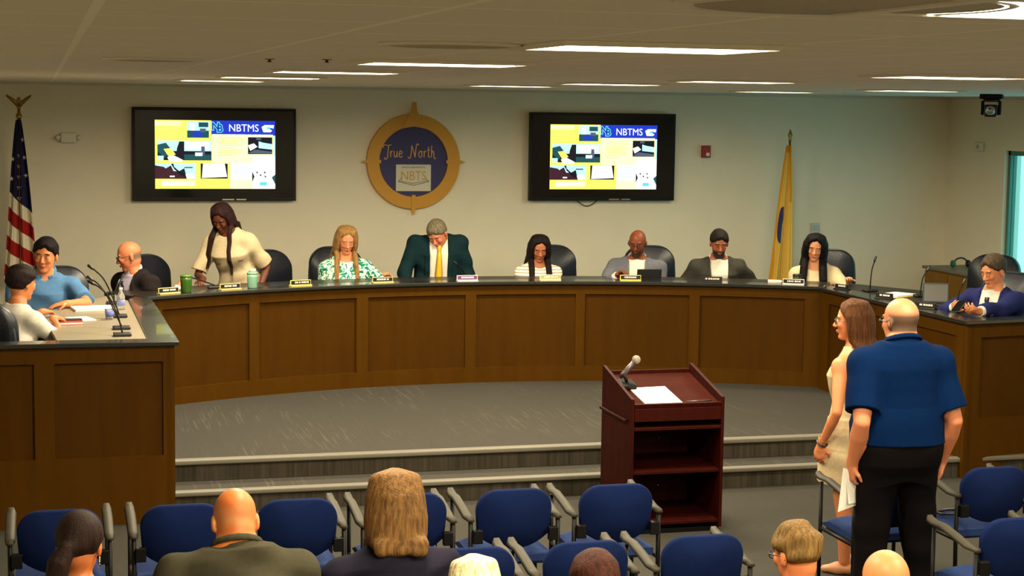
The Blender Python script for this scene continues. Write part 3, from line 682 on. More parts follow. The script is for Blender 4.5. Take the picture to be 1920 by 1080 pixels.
def make_guest_chair():
    t = thing('guest_chair', '-', 'chair', group='blue audience armchairs')
    mb = MB(); rounded_pad(mb, 0.40, 0.315, 0.11, 0.075, 0, -0.02, 0.03, 0.02)
    mb.v = [(x, y-0.215-0.10*(z-0.1), z+0.49) for x, y, z in mb.v]
    mb.build('backrest', BLUEF, t)
    mb = MB()
    mb.grid(lambda u, v: ((u-.5)*0.43*(1-0.05*v), -0.2+0.45*v, 0.452+0.028*(1-(2*u-1)**4)*(1-(2*v-1)**6)-0.035*max(0, v-0.75)/0.25), 14, 14)
    mb.grid(lambda u, v: ((.5-u)*0.43*(1-0.05*v), -0.2+0.45*v, 0.415-0.01*(1-(2*u-1)**2)), 14, 6)
    for e in (0, 1):
        mb.grid(lambda u, v, e=e: ((e-.5)*0.43*(1-0.05*v), -0.2+0.45*v, (0.415 if (u < .5) == (e == 1) else 0.452-0.035*max(0, v-0.75)/0.25)), 1, 14)
        mb.grid(lambda u, v, e=e: ((u-.5)*0.43*(1-0.05*e), -0.2+0.45*e, (0.415 if (v < .5) == (e == 0) else 0.452-0.035*e)), 14, 1)
    mb.build('seat', BLUEF_LIT, t)
    MB().box((-0.19, -0.17, 0.395), (0.19, 0.2, 0.412)).build('seat_pan', BLACKP, t)
    for s_ in (-1, 1):
        x = s_*0.232
        a = MB().tube([(x, 0.19, 0.0), (x, 0.19, 0.67)], 0.011, 10).build('leg', BLACKM, t)
        a = MB().tube([(x, -0.245, 0.0), (x, -0.225, 0.40), (x, -0.222, 0.66)], 0.012, 10).build('leg', BLACKM, t)
        MB().tube([(x, -0.225, 0.405), (x, 0.19, 0.405)], 0.011, 8).build('side_rail', BLACKM, t)
        mb = MB(); prof = [(-0.24, 0.648), (-0.15, 0.648), (-0.02, 0.672), (0.10, 0.690), (0.18, 0.686), (0.225, 0.694), (0.24, 0.704)]
        vs = []
        for i, (y, z) in enumerate(prof):
            hw = 0.026 if 0 < i < 6 else 0.018; xi = x-s_*0.004*i*0
            vs += [(xi-hw, y, z), (xi-hw*0.7, y, z+0.018), (xi+hw*0.7, y, z+0.018), (xi+hw, y, z), (xi, y, z-0.006)]
        fs = [(i*5+j, i*5+(j+1) % 5, (i+1)*5+(j+1) % 5, (i+1)*5+j) for i in range(6) for j in range(5)]+[(4, 3, 2, 1, 0), (30, 31, 32, 33, 34)]
        mb.add(vs, [tuple(reversed(f)) for f in fs], True); mb.build('armrest', ARMP, t)
        MB().box((s_*0.175 if s_ > 0 else -0.225, -0.262, 0.535), (0.225 if s_ > 0 else -0.175, -0.228, 0.605)).build('back_bracket', BLACKM, t, bevel=0.004)
    MB().tube([(-0.232, -0.235, 0.2), (0.232, -0.235, 0.2)], 0.009, 8).build('crossbar', BLACKM, t)
    return t
gc = make_guest_chair()
row1 = [(-3.662, 'blue armchair in front of the ponytailed woman at bottom left'), (-3.085, 'blue armchair left of and behind the bald man in grey suit'), (-2.52, 'blue armchair right of the bald man in grey suit'),
        (-1.96, 'blue armchair partly hidden behind the blond woman in navy jacket'), (-1.404, 'empty blue armchair between the blond woman and the lectern chair'), (-0.851, 'empty blue armchair directly in front of the lectern'),
        (0.74, 'blue armchair hidden behind the legs of the standing man in blue'), (1.36, 'blue armchair right of the standing man, with black strap on its seat')]
row2 = [(-1.90, 'blue armchair in front of the white haired head'), (-1.365, 'blue armchair in front of the dark haired head'), (-0.80, 'blue armchair between the dark haired head and the short blond head'), (0.84, 'nearest blue armchair at the bottom right corner')]
first = True
def put_chair(x, y, lab, rz=0.0):
    global first
    c = gc if first else copy_tree(gc); first = False
    c.location = (x, y, 0); c.rotation_euler = (0, 0, rz); c['label'] = lab
for x, l in row1: put_chair(x, 8.60, l)
for x, l in row2: put_chair(x, 7.50, l)
bg_ = thing('bag_strap', 'black bag strap lying on the blue chair right of the standing man', 'strap', (1.28, 8.62, 0.4815))
MB().tube(spline3 if False else [(-0.12, 0.05, 0.008), (-0.03, 0.09, 0.01), (0.08, 0.07, 0.012), (0.1, 0.0, 0.012), (0.0, -0.03, 0.01), (-0.1, -0.0, 0.008), (-0.12, 0.05, 0.008)], 0.008, 8).build('strap_loop', BLACKP, bg_)

# ---------------------------------------------------------------- executive chairs behind the dais (local facing -Y)
def make_exec_chair():
    t = thing('office_chair', '-', 'chair', group='dark leather council chairs')
    mb = MB(); rounded_pad(mb, 0.50, 0.62, 0.16, 0.03, 0, -0.05, 0.05, -0.05)
    mb.v = [(x, y+0.24+0.10*(z-0.1), z+0.50) for x, y, z in mb.v]; mb.build('backrest', LEATHER, t)
    mb = MB()
    ring = []
    for k in range(41):
        a = PI*k/40; x = 0.245*math.cos(a); x = 0.245*(abs(math.cos(a))**0.55)*(1 if math.cos(a) >= 0 else -1); z = 0.75+0.365*(math.sin(a)**0.55)
        ring.append((x, 0.242+0.10*(z-0.6)-0.05*(x/0.25)**2, z))
    mb.tube(ring, 0.014, 8); mb.build('piping', LEATHERT, t)
    MB().box((-0.25, -0.24, 0.41), (0.25, 0.25, 0.50)).build('seat', LEATHER, t, bevel=0.04, segs=4)
    for s_ in (-1, 1):
        a = MB().box((s_*0.30-0.035, -0.16, 0.66), (s_*0.30+0.035, 0.17, 0.70)).build('armrest', BLACKP, t, bevel=0.015, segs=3)
        MB().tube([(s_*0.24, 0.05, 0.43), (s_*0.30, 0.05, 0.47), (s_*0.30, 0.05, 0.66)], 0.018, 8).build('arm_support', BLACKP, a)
    MB().tube([(0, 0, 0.1), (0, 0, 0.41)], 0.03, 12).build('gas_column', BLACKM, t)
    MB().tube([(0, 0.2, 0.42), (0, 0.33, 0.5), (0, 0.32, 0.7)], 0.03, 8).build('back_support', BLACKP, t)
    for k in range(5):
        a = 2*PI*k/5+0.3; c, s_ = math.cos(a), math.sin(a)
        l = MB().tube([(0, 0, 0.11), (0.29*c, 0.29*s_, 0.075)], [0.028, 0.02], 8).build('base_leg', BLACKM, t)
        MB().lathe([(0.02, -0.012), (0.029, -0.01), (0.029, 0.01), (0.02, 0.012)], n=12).build('caster', BLACKP, l, loc=(0.29*c, 0.29*s_, 0.03)).rotation_euler = (PI/2, 0, a)
    return t
ec = make_exec_chair(); ec_first = True
def put_exec(x, y, rz, lab):
    global ec_first
    c = ec if ec_first else copy_tree(ec); ec_first = False
    c.location = (x, y, SZ+0.001); c.rotation_euler = (0, 0, rz); c['label'] = lab
def inward(x, y): return math.atan2(x-AC.x, -(AC.y-y))*-1  # rotation so that local -Y points to the arc centre
EXEC = [(-1.67, 15.42, 0.45, 'empty dark office chair right of the standing woman in cream'), (-2.70, 15.08, 0.75, 'dark office chair behind the green tumbler, between bald man and standing woman'),
        (-3.60, 14.02, 0.1, 'dark office chair behind the shoulder of the man in light blue polo'), (-1.09, 15.70, 0.0, 'dark office chair behind the woman in green floral blouse'),
        (0.98, 15.70, -0.10, 'dark office chair behind the girl in striped top'), (1.90, 15.55, -0.25, 'dark office chair behind the man in light grey suit'),
        (3.47, 14.98, -0.5, 'dark office chair behind the long haired woman in cream at right'),
        (3.93, 12.72, -1.0, 'dark office chair wrapping around the man in blue suit'), (4.75, 14.3, -0.9, 'dark chair by the window behind the man in blue suit'),
        (-3.96, 12.10, 2.45, 'large dark office chair at the left picture edge behind the person in white shirt')]
for e in EXEC: put_exec(*e)

# ---------------------------------------------------------------- things on the dais
ZL = ZD+0.0005
PLATE_B = mat('plate_black', (22, 18, 18), 0.35); PLATE_T = mat('plate_letters', (214, 208, 196), 0.5); PLATE_G = mat('plate_gold_rim', (206, 184, 110), 0.5); PLATE_P = mat('plate_purple', (92, 44, 96), 0.5)
def name_plate(x, y, rz, label, face=PLATE_B, rim=PLATE_G, w=0.19, h=0.05, tone=PLATE_T):
    t = thing('name_plate', label, 'name plate', (x, y, ZL), rz, 'name plates on the dais')
    MB().box((-w/2, -0.03, 0), (w/2, 0.03, 0.010)).build('base', rim, t, bevel=0.002)
    MB().box((-w/2, -0.004, 0.010), (w/2, 0.006, h)).build('holder', rim, t, bevel=0.002)
    f = MB().box((-w/2+0.006, -0.008, 0.013), (w/2-0.006, -0.0042, h-0.004)).build('face', face, t)
    mb = MB(); rnd = random.Random(int(x*100)); px = -w/2+0.04
    while px < w/2-0.035:
        l = rnd.uniform(0.008, 0.022); mb.box((px, -0.0088, 0.024), (px+l, -0.0081, 0.038)); px += l+rnd.choice([0.004, 0.004, 0.01])
    mb.build('lettering', tone, f)
def arc_spot(deg, R=5.80): p = arcp(R, deg, 0); return p[0], p[1], -math.radians(deg)
def px_plate(deg, label, **k): x, y, r = arc_spot(deg); name_plate(x, y, r, label, **k)
px_plate(-28.3, 'dark name plate in front of the bald man in black suit')
px_plate(-22.6, 'dark name plate in front of the standing woman in cream')
px_plate(-16.1, 'gold rimmed name plate left of the woman in green floral blouse', rim=mat('plate_yellow', (222, 206, 104), 0.5))
px_plate(-8.6, 'name plate between the floral blouse woman and man in green suit')
px_plate(-0.9, 'purple and white name plate in front of the yellow tie', face=PLATE_P, rim=mat('plate_pale', (226, 214, 196), 0.5))
px_plate(6.6, 'pale gold name plate in front of the girl in striped top', face=mat('plate_tan', (150, 138, 92), 0.5), rim=mat('plate_cream', (232, 224, 178), 0.5))
px_plate(13.8, 'gold and dark name plate in front of the man in light grey suit', rim=mat('plate_gold2', (226, 204, 90), 0.5))
px_plate(21.0, 'dark name plate in front of the bearded man in dark suit', rim=PLATE_B)
px_plate(28.2, 'pale name plate in front of the long haired woman at right', rim=mat('plate_white', (230, 226, 214), 0.5))
name_plate(3.0, 13.70, -1.15, 'small black name plate right of the long haired woman', rim=PLATE_B, w=0.15, h=0.045)
name_plate(3.02, 12.95, -1.0, 'small black name plate beside the yellow folder', rim=PLATE_B, w=0.16, h=0.05)
name_plate(3.02, 12.25, -0.95, 'small black name plate in front of the open laptop', rim=PLATE_B, w=0.18, h=0.05)

def tumbler(x, y, z, body, lid, r, h, label, name='tumbler', handle=False):
    t = thing(name, label, 'cup', (x, y, z))
    MB().lathe([(r*0.86, 0), (r*0.9, 0.004), (r, h*0.8), (r, h)], n=24).build('body', body, t)
    MB().lathe([(r*1.03, h), (r*1.03, h+0.012), (r*0.9, h+0.018), (0.001, h+0.018)], n=24).build('lid', lid, t)
    return t
tumbler(-2.60, 14.23, ZL, GREENP, mat('green_lid', (76, 104, 40), 0.4), 0.047, 0.125, 'green tumbler standing on the dais left of the standing woman')
tb = tumbler(-2.03, 14.50, ZL, MINTP, MINTP, 0.045, 0.115, 'mint green drinking bottle on the dais beside the standing woman', 'bottle')
MB().lathe([(0.03, 0.133), (0.03, 0.16), (0.001, 0.162)], n=18).build('cap', mat('bottle_cap', (200, 184, 160), 0.5), tb)
tumbler(2.80, 14.20, ZL, mat('dark_cup', (44, 44, 26), 0.4), BLACKP, 0.038, 0.07, 'dark green cup in front of the woman at right')
CLEAR = bpy.data.materials.new('clear_plastic'); CLEAR.use_nodes = True
_p = CLEAR.node_tree.nodes['Principled BSDF']; _p.inputs['Transmission Weight'].default_value = 0.9; _p.inputs['Roughness'].default_value = 0.08; _p.inputs['IOR'].default_value = 1.15; _p.inputs['Base Color'].default_value = (0.9, 0.92, 0.95, 1)
ZW = ZD-0.0115
def water_bottle(x, y, z, label, s=1.0):
    t = thing('water_bottle', label, 'bottle', (x, y, z)); r = 0.03*s
    MB().lathe([(r*.9, 0), (r, 0.006), (r, 0.05*s), (r*.93, 0.055*s), (r, 0.06*s), (r, 0.10*s), (r*.45, 0.135*s), (r*.42, 0.15*s)], n=20).build('body', CLEAR, t)
    MB().lathe([(r*.98, 0.03*s), (r*1.02, 0.031*s), (r*1.02, 0.075*s), (r*.98, 0.076*s)], n=20).build('paper_label', mat('bottle_label', (120, 130, 185), 0.6), t)
    MB().lathe([(r*.46, 0.148*s), (r*.48, 0.165*s), (0.001, 0.166*s)], n=16).build('cap', WHITEP, t)
water_bottle(-3.165, 13.20, ZW, 'clear water bottle standing on the left wing worktop')
t = thing('plastic_cup', 'small clear cup with blue print beside the water bottle', 'cup', (-3.27, 12.62, ZW))
MB().lathe([(0.026, 0), (0.034, 0.075), (0.032, 0.075), (0.024, 0.004), (0.001, 0.004)], n=20).build('body', CLEAR, t)
MB().lathe([(0.0285, 0.02), (0.0325, 0.055)], n=20).build('printed_band', mat('cup_print', (90, 100, 170), 0.6), t)
def paper_stack(x, y, z, rz, w, d, h, label, m=PAPER):
    t = thing('paper_stack', label, 'paper', (x, y, z), rz)
    mb = MB(); rnd = random.Random(int(abs(x*1000)))
    n = max(1, int(h/0.004))
    for k in range(n):
        dx, dy = rnd.uniform(-.006, .006), rnd.uniform(-.006, .006)
        mb.box((-w/2+dx, -d/2+dy, h*k/n), (w/2+dx, d/2+dy, h*(k+0.92)/n))
    mb.build('sheets', m, t)
paper_stack(-3.37, 13.22, ZW, 0.15, 0.30, 0.24, 0.018, 'white paper stack at the far end of the left wing worktop')
paper_stack(-3.47, 12.64, ZW, 0.3, 0.16, 0.20, 0.008, 'small white paper beside the red book on the left wing')
paper_stack(2.66, 14.36, ZL, -0.4, 0.12, 0.08, 0.018, 'small white card box left of the dark green cup', mat('card_white', (226, 220, 206), 0.7))
bk = thing('book', 'red book lying on the left wing worktop under the dark phone', 'book', (-3.56, 12.40, ZW), 0.1)
MB().box((-0.095, -0.07, 0.0), (0.095, 0.07, 0.004)).build('cover', mat('book_red', (168, 52, 40), 0.5), bk)
MB().box((-0.09, -0.066, 0.004), (0.092, 0.066, 0.018)).build('pages', PAPER, bk)
MB().box((-0.095, -0.07, 0.018), (0.095, 0.07, 0.022)).build('cover', mat('book_red2', (168, 52, 40), 0.5), bk)
ph = thing('phone', 'dark phone lying on the red book under the hand', 'phone', (-3.54, 12.43, ZW+0.0223), 0.1)
MB().box((-0.075, -0.036, 0.0), (0.075, 0.036, 0.008)).build('case', BLACKP, ph, bevel=0.004)
MB().box((-0.07, -0.032, 0.008), (0.07, 0.032, 0.0085)).build('display', SCR_BLACK, ph)

def gooseneck(x, y, z, pts, label, tip=0.011):
    t = thing('gooseneck_microphone', label, 'microphone', (x, y, z), 0, 'gooseneck microphones')
    MB().box((-0.06, -0.045, 0), (0.06, 0.045, 0.022)).build('base', BLACKP, t, bevel=0.008)
    P_ = [Vector((0, 0, 0.022))]+[Vector(p) for p in pts]
    sp = []
    for i in range(len(P_)-1):
        a, b, c, d = P_[max(0, i-1)], P_[i], P_[i+1], P_[min(len(P_)-1, i+2)]
        for k in range(5):
            q = k/5; sp.append(0.5*((2*b)+(c-a)*q+(2*a-5*b+4*c-d)*q*q+(3*b-a-3*c+d)*q**3))
    sp.append(P_[-1])
    MB().tube(sp, 0.0055, 8).build('neck', BLACKM, t)
    d = (P_[-1]-P_[-2]).normalized()
    MB().tube([P_[-1]-d*0.005, P_[-1]+d*0.01, P_[-1]+d*0.045, P_[-1]+d*0.052], [0.007, tip, tip, 0.006], 12).build('capsule', BLACKP, t)
gooseneck(-3.20, 12.72, ZW, [(-0.04, 0.02, 0.14), (-0.10, 0.05, 0.27), (-0.155, 0.07, 0.33), (-0.175, 0.08, 0.345)], 'tall gooseneck microphone on the left wing, farthest of three')
gooseneck(-3.21, 12.05, ZW, [(-0.05, 0.02, 0.13), (-0.10, 0.05, 0.24), (-0.155, 0.08, 0.31), (-0.185, 0.09, 0.33)], 'gooseneck microphone on the left wing, middle of three')
gooseneck(-3.22, 11.70, ZW, [(-0.03, 0.04, 0.14), (-0.08, 0.1, 0.25), (-0.14, 0.16, 0.31), (-0.175, 0.18, 0.33)], 'gooseneck microphone on the left wing, nearest of three')
gooseneck(-0.06, 15.08, ZW, [(0.0, 0.0, 0.06), (-0.03, -0.02, 0.1), (-0.07, -0.03, 0.135)], 'gooseneck microphone in front of the man in green suit', 0.009)
gooseneck(3.22, 13.60, ZW, [(0.0, 0.0, 0.09), (0.015, 0.01, 0.19), (0.04, 0.02, 0.26)], 'gooseneck microphone on the right wing left of the yellow folder')
gooseneck(3.22, 12.12, ZW, [(0.005, 0.0, 0.09), (0.02, 0.0, 0.17), (0.05, 0.01, 0.215)], 'gooseneck microphone between laptop and man in blue suit')
gooseneck(3.46, 13.15, ZW, [(0.005, 0.0, 0.09), (0.02, 0.0, 0.17), (0.06, 0.01, 0.22)], 'gooseneck microphone standing behind the open laptop')
gooseneck(-2.33, 14.62, ZW, [(-0.03, 0, 0.035), (-0.11, 0, 0.065), (-0.17, 0, 0.085)], 'low bent gooseneck microphone right of the green tumbler', 0.008)
gooseneck(-3.20, 13.55, ZW, [(0.0, 0.02, 0.08), (0.02, 0.05, 0.13), (0.03, 0.07, 0.15)], 'small gooseneck microphone behind the water bottle', 0.008)

def laptop(x, y, z, rz, label, w=0.30, d=0.21, ang=100):
    t = thing('laptop', label, 'laptop', (x, y, z), rz)     # local: keyboard towards +Y user, lid back towards -Y
    MB().box((-w/2, 0.0, 0), (w/2, d, 0.016)).build('base', BLACKP, t, bevel=0.004)
    MB().box((-w/2+0.02, 0.03, 0.016), (w/2-0.02, d*0.6, 0.0175)).build('keyboard', BLACKM, t)
    Ml = Matrix.Translation((0, 0, 0.016)) @ Matrix.Rotation(math.radians(-(ang-90)*-1), 4, 'X')
    l = MB().box((-w/2, -0.008, 0), (w/2, 0.0, d), Ml).build('lid', BLACKP, t, bevel=0.003)
    MB().box((-w/2+0.012, 0.0002, 0.012), (w/2-0.012, 0.0012, d-0.012), Ml).build('display', mat('laptop_display', (60, 58, 52), 0.25), l)
laptop(1.62, 14.83, ZW, -0.11, 'dark laptop seen from behind in front of the man in light grey suit', 0.23, 0.085, 100)
laptop(3.30, 12.60, ZW, 2.70, 'open black laptop on the right wing of the desk', 0.21, 0.16, 100)
fo = thing('folder', 'yellow paper folder lying on the right wing of the desk', 'folder', (3.27, 13.22, ZW), 0.5)
MB().box((-0.15, -0.11, 0.0), (0.15, 0.11, 0.012)).build('cover', mat('folder_yellow', (214, 180, 96), 0.6), fo, bevel=0.003)
MB().box((-0.145, -0.105, 0.012), (0.14, 0.1, 0.022)).build('sheets', PAPER, fo)
paper_stack(4.35, 11.80, ZL, 0.15, 0.14, 0.08, 0.014, 'small pale pad on the right wing ledge at the picture edge')
# ---------------------------------------------------------------- people: signed distance fields turned into continuous meshes
f32 = np.float32
class Field:
    def __init__(s, lo, hi, h):
        s.lo = np.array(lo, f32); s.h = f32(h)
        s.n = np.ceil((np.array(hi)-np.array(lo))/h).astype(int)+1
        s.D = np.full(tuple(s.n), 0.2, f32)
    def view(s, lo, hi):
        a = np.clip(np.floor((np.array(lo)-s.lo)/s.h).astype(int), 0, s.n-1); b = np.clip(np.ceil((np.array(hi)-s.lo)/s.h).astype(int)+1, 1, s.n)
        if np.any(b <= a): return None
        sl = tuple(slice(int(i), int(j)) for i, j in zip(a, b))
        g = [s.lo[k]+np.arange(a[k], b[k], dtype=f32)*s.h for k in range(3)]
        return sl, g[0][:, None, None], g[1][None, :, None], g[2][None, None, :]
    def add(s, prim, k=0.0):
        lo, hi, fn = prim; pad = k+2.5*float(s.h)
        v = s.view(np.array(lo)-pad, np.array(hi)+pad)
        if v is None: return s
        sl, X, Y, Z = v; d = fn(X, Y, Z).astype(f32); A = s.D[sl]
        if k > 0:
            q = np.maximum(k-np.abs(A-d), 0)/k; s.D[sl] = np.minimum(A, d)-q*q*k*0.25
        else: s.D[sl] = np.minimum(A, d)
        return s
    def cut(s, fn, lo=None, hi=None, k=0.0):
        """remove where fn < 0"""
        if lo is None: lo = s.lo; hi = s.lo+s.n*s.h
        v = s.view(lo, hi)
        if v is None: return s
        sl, X, Y, Z = v; d = -fn(X, Y, Z); A = s.D[sl]
        if k > 0:
            q = np.maximum(k-np.abs(A-d), 0)/k; s.D[sl] = np.maximum(A, d)+q*q*k*0.25
        else: s.D[sl] = np.maximum(A, d)
        return s
    def wrinkle(s, amp, fr, seed):
        v = s.view(s.lo, s.lo+s.n*s.h); sl, X, Y, Z = v; r = random.Random(seed)
        w = 0
        for i in range(3):
            a, b, c, p = r.uniform(-1, 1)*fr*.6, r.uniform(-1, 1)*fr*.6, r.uniform(.5, 1.2)*fr, r.uniform(0, 6)
            a2, b2, c2 = [r.uniform(-4, 4) for _ in range(3)]
            w = w+np.sin(a*X+b*Y+c*Z+p+1.5*np.sin(a2*X+b2*Y+c2*Z))
        s.D += (amp/2.0)*w.astype(f32); return s
    def mesh(s, name, m, parent, color=None, smooth=1):
        D = s.D; D[0] = D[-1] = 0.2; D[:, 0] = D[:, -1] = 0.2; D[:, :, 0] = D[:, :, -1] = 0.2
        S = D < 0; cnt = np.zeros(tuple(s.n-1), np.int8); nx, ny, nz = [int(q) for q in s.n]
        cs = [(i, j, k) for i in (0, 1) for j in (0, 1) for k in (0, 1)]
        for i, j, k in cs: cnt += S[i:nx-1+i, j:ny-1+j, k:nz-1+k]
        act = (cnt > 0) & (cnt < 8); I, J, K = np.nonzero(act)
        idx = np.full(act.shape, -1, np.int64); idx[act] = np.arange(len(I))
        val = np.stack([D[I+i, J+j, K+k] for i, j, k in cs], 1)
        acc = np.zeros((len(I), 3)); c = np.zeros(len(I)); ca = np.array(cs, float)
        for a in range(8):
            for b in range(a+1, 8):
                if np.abs(ca[a]-ca[b]).sum() != 1: continue
                va, vb = val[:, a], val[:, b]; mk = (va < 0) != (vb < 0)
                t = np.where(mk, va/np.where(mk, va-vb, 1), 0)
                acc += np.where(mk[:, None], ca[a]+(ca[b]-ca[a])*t[:, None], 0); c += mk
        V = (np.stack([I, J, K], 1)+acc/c[:, None])*float(s.h)+s.lo
        Q = []
        def quads(e, inside, A, B, C_, D_):
            q = np.stack([idx[tuple(A)], idx[tuple(B)], idx[tuple(C_)], idx[tuple(D_)]], 1); q[~inside] = q[~inside][:, ::-1]; Q.append(q)
        x, y, z = np.nonzero(S[:-1, 1:-1, 1:-1] != S[1:, 1:-1, 1:-1]); y = y+1; z = z+1
        quads(0, S[x, y, z], (x, y-1, z-1), (x, y, z-1), (x, y, z), (x, y-1, z))
        x, y, z = np.nonzero(S[1:-1, :-1, 1:-1] != S[1:-1, 1:, 1:-1]); x = x+1; z = z+1
        quads(1, S[x, y, z], (x-1, y, z-1), (x-1, y, z), (x, y, z), (x, y, z-1))
        x, y, z = np.nonzero(S[1:-1, 1:-1, :-1] != S[1:-1, 1:-1, 1:]); x = x+1; y = y+1
        quads(2, S[x, y, z], (x-1, y-1, z), (x, y-1, z), (x, y, z), (x-1, y, z))
        F = np.concatenate(Q) if Q else np.zeros((0, 4), int)
        # keep the big pieces only (stray crumbs would be separate bits)
        for _ in range(smooth):
            a2 = np.zeros_like(V); n2 = np.zeros(len(V))
            for e in range(4):
                np.add.at(a2, F[:, e], V[F[:, (e+1) % 4]]+V[F[:, (e+3) % 4]]); np.add.at(n2, F[:, e], 2)
            V = 0.5*V+0.5*a2/np.maximum(n2, 1)[:, None]
        # drop small islands
        lab_ = np.arange(len(V))
        while True:
            m_ = lab_[F].min(1); new = lab_.copy()
            for e in range(4): np.minimum.at(new, F[:, e], m_)
            new = new[new]
            if np.array_equal(new, lab_): break
            lab_ = new
        cc = np.bincount(lab_, minlength=len(V)); keep = cc[lab_] >= max(40, 0.02*len(V))
        F = F[keep[F[:, 0]]]; ren = np.cumsum(keep)-1; V = V[keep]; F = ren[F]
        me = bpy.data.meshes.new(name)
        me.vertices.add(len(V)); me.vertices.foreach_set('co', V.astype(f32).ravel())
        me.loops.add(len(F)*4); me.loops.foreach_set('vertex_index', F.astype(np.int32).ravel())
        me.polygons.add(len(F)); me.polygons.foreach_set('loop_start', np.arange(0, len(F)*4, 4, dtype=np.int32))
        me.polygons.foreach_set('use_smooth', np.ones(len(F), bool))
        me.update(calc_edges=True); me.validate()
        me.materials.append(m)
        if color is not None:
            at = me.color_attributes.new('Col', 'FLOAT_COLOR', 'POINT'); cc = np.ones((len(V), 4), f32); cc[:, :3] = color(V)
            at.data.foreach_set('color', cc.ravel())
        o = bpy.data.objects.new(name, me); COL.objects.link(o); o.parent = parent; return o

def v3(*a): return np.array(a, float)
def nrm(a): return a/np.linalg.norm(a)
def cap(a, b, r1, r2, flat=False):
    a = np.array(a, float); b = np.array(b, float); ab = b-a; L2 = max(1e-9, ab@ab); R_ = max(r1, r2); L = math.sqrt(L2)
    def fn(X, Y, Z):
        px, py, pz = X-f32(a[0]), Y-f32(a[1]), Z-f32(a[2])
        t0 = (px*f32(ab[0])+py*f32(ab[1])+pz*f32(ab[2]))/f32(L2); t = np.clip(t0, 0, 1)
        d = np.sqrt((px-t*f32(ab[0]))**2+(py-t*f32(ab[1]))**2+(pz-t*f32(ab[2]))**2)-(r1+(r2-r1)*t)
        if flat: d = np.maximum(d, (t0-1)*L)
        return d
    return np.minimum(a, b)-R_, np.maximum(a, b)+R_, fn
def polycap(pts, rad):
    prims = [cap(pts[i], pts[i+1], rad[i], rad[i+1]) for i in range(len(pts)-1)]
    def fn(X, Y, Z):
        d = prims[0][2](X, Y, Z)
        for p_ in prims[1:]: d = np.minimum(d, p_[2](X, Y, Z))
        return d
    return np.min([p_[0] for p_ in prims], 0), np.max([p_[1] for p_ in prims], 0), fn
def ell(c, r, R=None):
    c = np.array(c, float); r = np.array(r, float); m = max(r)
    def fn(X, Y, Z):
        p = [X-f32(c[0]), Y-f32(c[1]), Z-f32(c[2])]
        if R is not None: p = [p[0]*f32(R[0, i])+p[1]*f32(R[1, i])+p[2]*f32(R[2, i]) for i in range(3)]
        k0 = np.sqrt((p[0]/r[0])**2+(p[1]/r[1])**2+(p[2]/r[2])**2); k1 = np.sqrt((p[0]/r[0]**2)**2+(p[1]/r[1]**2)**2+(p[2]/r[2]**2)**2)
        return k0*(k0-1)/np.maximum(k1, 1e-6)
    return c-m, c+m, fn

SKIN_MATS = {}
def skin_mat(key):
    if 'skin' in SKIN_MATS: return SKIN_MATS['skin']
    m = bpy.data.materials.new('skin'); m.use_nodes = True; nt = m.node_tree; p = nt.nodes['Principled BSDF']
    a = nt.nodes.new('ShaderNodeVertexColor'); a.layer_name = 'Col'; nt.links.new(a.outputs[0], p.inputs['Base Color'])
    p.inputs['Roughness'].default_value = 0.5; p.inputs['Specular IOR Level'].default_value = 0.3
    SKIN_MATS['skin'] = m; return m
HAIRM = {}
def hair_mat(rgb, name):
    if name in HAIRM: return HAIRM[name]
    m = mat(name, tuple(c*.86 for c in rgb), 0.6, spec=0.10, noise=0.5, nscale=30, stretch=(3, 3, 0.25), bump=0.5, bscale=90)
    HAIRM[name] = m; return m

# torso widths: height above pelvis centre, half width, half depth, forward offset
TORSO_M = [(-.14, .10, .08, 0), (-.09, .150, .110, 0), (0, .168, .120, 0), (.10, .158, .112, .004), (.20, .156, .110, .008), (.30, .170, .118, .008), (.38, .174, .112, .004), (.43, .150, .094, -.006), (.48, .098, .072, -.015), (.535, .06, .056, -.012)]
TORSO_F = [(-.14, .10, .09, 0), (-.09, .160, .115, 0), (0, .172, .118, 0), (.10, .145, .098, .002), (.18, .130, .090, .004), (.26, .142, .105, .012), (.33, .152, .116, .020), (.385, .148, .095, .006), (.43, .125, .080, -.006), (.475, .078, .058, -.012), (.53, .05, .048, -.012)]

def solve_arm(S, Wt, hint, l1, l2):
    d = Wt-S; L = np.linalg.norm(d); mx = (l1+l2)*0.995
    if L > mx: Wt = S+d/L*mx; d = Wt-S; L = mx
    u = d/L; a = (l1*l1-l2*l2+L*L)/(2*L); h2 = math.sqrt(max(1e-6, l1*l1-a*a))
    hn = hint-u*(hint@u); hn = nrm(hn)
    return S+u*a+hn*h2, Wt

